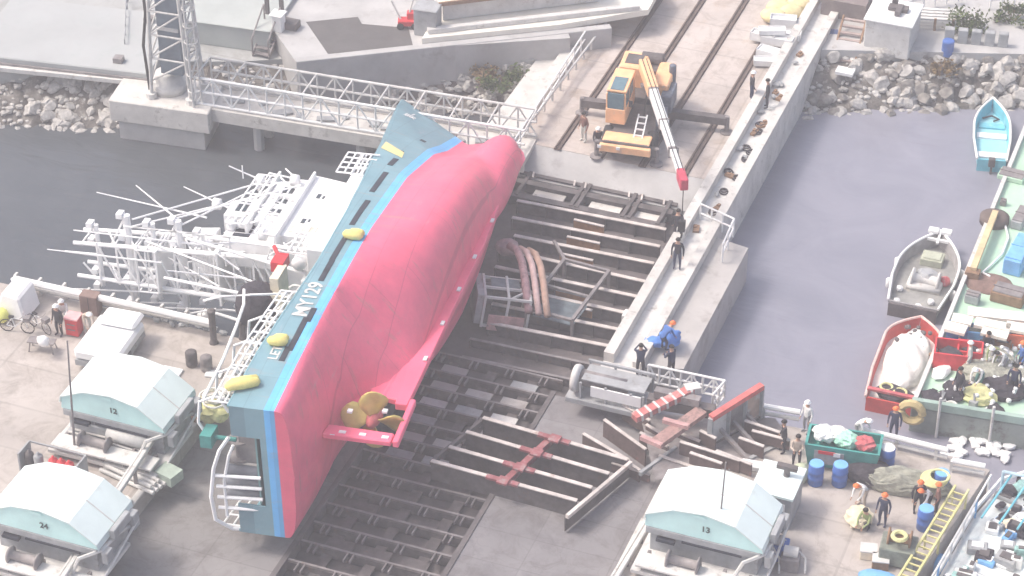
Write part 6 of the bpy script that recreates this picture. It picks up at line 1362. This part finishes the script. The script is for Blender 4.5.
    fwd = Vector((0,1,0)) if pose != 'bend' else Vector((0,.3,-.95))
    cyl(mid+fwd*.08, mid+fwd*.125+Vector((0,0,-.01)), .016)
    for s in (1,-1): cyl(mid+Vector((s*.085,0,0)), mid+Vector((s*.11,-.01,0)), .022)
    bm_.to_mesh(m2); bm_.free(); m2.name = 'body'
    ob = bpy.data.objects.new('body', m2); COL.objects.link(ob); ob.parent = root
    mb = MB()
    for s in (1,-1): mb.ball(tuple(mid+fwd*.088+Vector((s*.035,0,.012 if pose != 'bend' else 0))), .012, 1)
    mb.done('eyes', black, root)
    if hat:
        mb = MB(); c = mid+Vector((0,-.005,.03)); mb.ball(tuple(c), .122, 3, 0, (1,1.1,.95))
        bmesh.ops.delete(mb.bm, geom=[vv for vv in mb.bm.verts if vv.co.z < c.z-.01], context='VERTS')
        if hatkind == 'helmet': mb.lathe(tuple(c), [(.12,-.012),(.15,-.015),(.15,.005),(.12,.01)], 16)
        h = mb.done('helmet' if hatkind == 'helmet' else 'hair', hat, root, True)
    root.scale = (sc*1.04,)*3; return root
cl = lambda n_, c: mat('cloth_'+n_, c, .85, .12, 4, bump=.1)
navy = cl('navy',(.035,.045,.09)); dark = cl('dark',(.035,.035,.045)); grey_c = cl('grey',(.3,.3,.32)); tan = cl('tan',(.5,.42,.35)); whitec = cl('white',(.75,.75,.74)); greenc = cl('green',(.3,.36,.16)); bluec = cl('blue',(.07,.16,.42)); brownc = cl('brown',(.2,.1,.08)); palec = cl('pale',(.55,.56,.52))
orh = mat('orange_helmet',(.85,.2,.06),.35,.05,3,bump=0); whh = mat('white_helmet',(.85,.85,.85),.35,.05,3,bump=0); hair = mat('black_hair',(.02,.018,.016),.7,.2,6)
person(584,141,R(150),brownc,palec,hair,'person in dark brown jacket standing left of the mobile crane','stand',hatkind='hair')
person(598,145,R(200),dark,dark,whh,'person in dark clothes beside the crane wheel','crouch')
person(767,108,R(100),dark,dark,hair,'person in black on the pier below the white foam boxes','stand',z=.1,hatkind='hair')
person(751,100,R(-60),dark,navy,whh,'person in black with white helmet on the edge of the slipway, opposite the foam boxes','stand',z=.1)
person(677,240,R(10),dark,dark,hair,'person in black on the narrow pier under the crane hook','stand',z=.1,hatkind='hair')
person(677,268,R(190),dark,navy,hair,'second person in black on the narrow pier, below the first one','stand',z=.1,hatkind='hair')
person(640,376,R(20),navy,dark,hair,'person in dark clothes with raised arm on the pier end','stand',z=.1,arms='up',hatkind='hair')
person(664,350,R(-30),bluec,navy,orh,'person bending in blue with an orange helmet on the pier end','bend',z=.1)
person(671,377,R(60),navy,dark,hair,'person in navy behind the white truss railing','stand',z=0,arms='front',hatkind='hair')
person(60,335,R(170),dark,dark,whh,'person in dark clothes with white helmet left of the red tool cabinet','stand')
person(88,332,R(230),tan,palec,whh,'person in pale work clothes bending right of the red tool cabinet','bend')
person(64,318,R(200),whitec,grey_c,whh,'person in white with helmet near the quay pipe','crouch')
person(796,466,R(190),tan,dark,hair,'man in tan top and black trousers standing left of the teal skip','stand',arms='front',hatkind='hair')
person(783,452,R(120),dark,dark,hair,'person in black half hidden behind the man in tan','stand',hatkind='hair')
person(806,432,R(150),whitec,grey_c,whh,'person in white behind the left end of the quay rail','stand')
person(858,440,R(250),whitec,grey_c,whh,'person in white with cap at the right end of the teal skip','bend')
person(893,438,R(180),navy,navy,orh,'person in navy on the quay edge by the double pipe rail','stand')
person(882,525,R(170),navy,navy,orh,'man in navy with orange helmet standing in the middle of the right quay','stand')
person(862,505,R(150),whitec,tan,orh,'person in white bending over the cream bundle left of the man in navy','bend')
person(866,528,R(160),greenc,dark,hair,'person in yellow-green vest crouching in front of the man in navy','crouch',hatkind='hair')
person(917,512,R(200),dark,dark,orh,'person in black with orange helmet near the ladder top','stand')
person(926,510,R(150),whitec,dark,orh,'person in white sleeves right of the man in black','bend')
person(936,515,R(100),brownc,dark,orh,'person in brown beside the yellow gangway','stand')
def gperson(px, py, *a, **k): return person(px, py, *a, z=gz+.03, **k)
gperson(958,398,R(140),dark,dark,hair,'person in black at the left stern of the barge, by the red tub','stand',hatkind='hair')
gperson(978,388,R(160),whitec,green and cl('tealtrouser',(.08,.2,.18)),whh,'person in white top bending over nets on the barge','bend')
gperson(986,350,R(200),dark,navy,hair,'person in black sitting behind the tubs on the barge','crouch',hatkind='hair')
gperson(1001,372,R(150),whitec,grey_c,hair,'person in white shirt in the middle right of the barge stern','bend',hatkind='hair')
gperson(1012,395,R(180),navy,dark,hair,'person in navy near the right edge of the barge stern','stand',hatkind='hair')
gperson(993,366,R(170),greenc,grey_c,whh,'person in olive top with white helmet among the tubs on the barge','bend')
gperson(968,372,R(100),palec,grey_c,whh,'person in pale grey beside the red tubs on the barge','stand')
gperson(1020,372,R(120),bluec,navy,orh,'person in blue at the extreme right of the barge','stand')
single(MB().ball((0,0,.3),.6,3,.12,(1,1.1,.6)), 'cream_bundle', mat('cream_bundle',(.7,.62,.45),.9,.15,3,bump=.4), W(858,522,0), 0, 'cream bundle on the ground left of the man in navy', 'bundle')
single(MB().ball((.25,.1,.3),.5,3,.2,(1,1.2,.7)).ball((-.35,-.3,.2),.38,3,.2,(1.2,.8,.6)), 'blue_bundle', mat('royal_bundle',(.1,.25,.65),.7,.2,2), W(664,343,.1), 0, 'bright blue bundle on the pier end', 'bundle', smooth=True)
# ================================================================ haze
hm = bpy.data.materials.new('haze'); hm.use_nodes = True; n = hm.node_tree.nodes; l = hm.node_tree.links
n.remove(n['Principled BSDF']); pv = n.new('ShaderNodeVolumePrincipled'); pv.inputs['Color'].default_value = (.96,.94,.95,1); pv.inputs['Density'].default_value = .0016; pv.inputs['Anisotropy'].default_value = .2
l.new(pv.outputs[0], n['Material Output'].inputs['Volume'])
mb = MB(); mb.box((0,0,31.5),(3400,3400,83)); hz = mb.done('haze', hm); hz['kind'] = 'stuff'
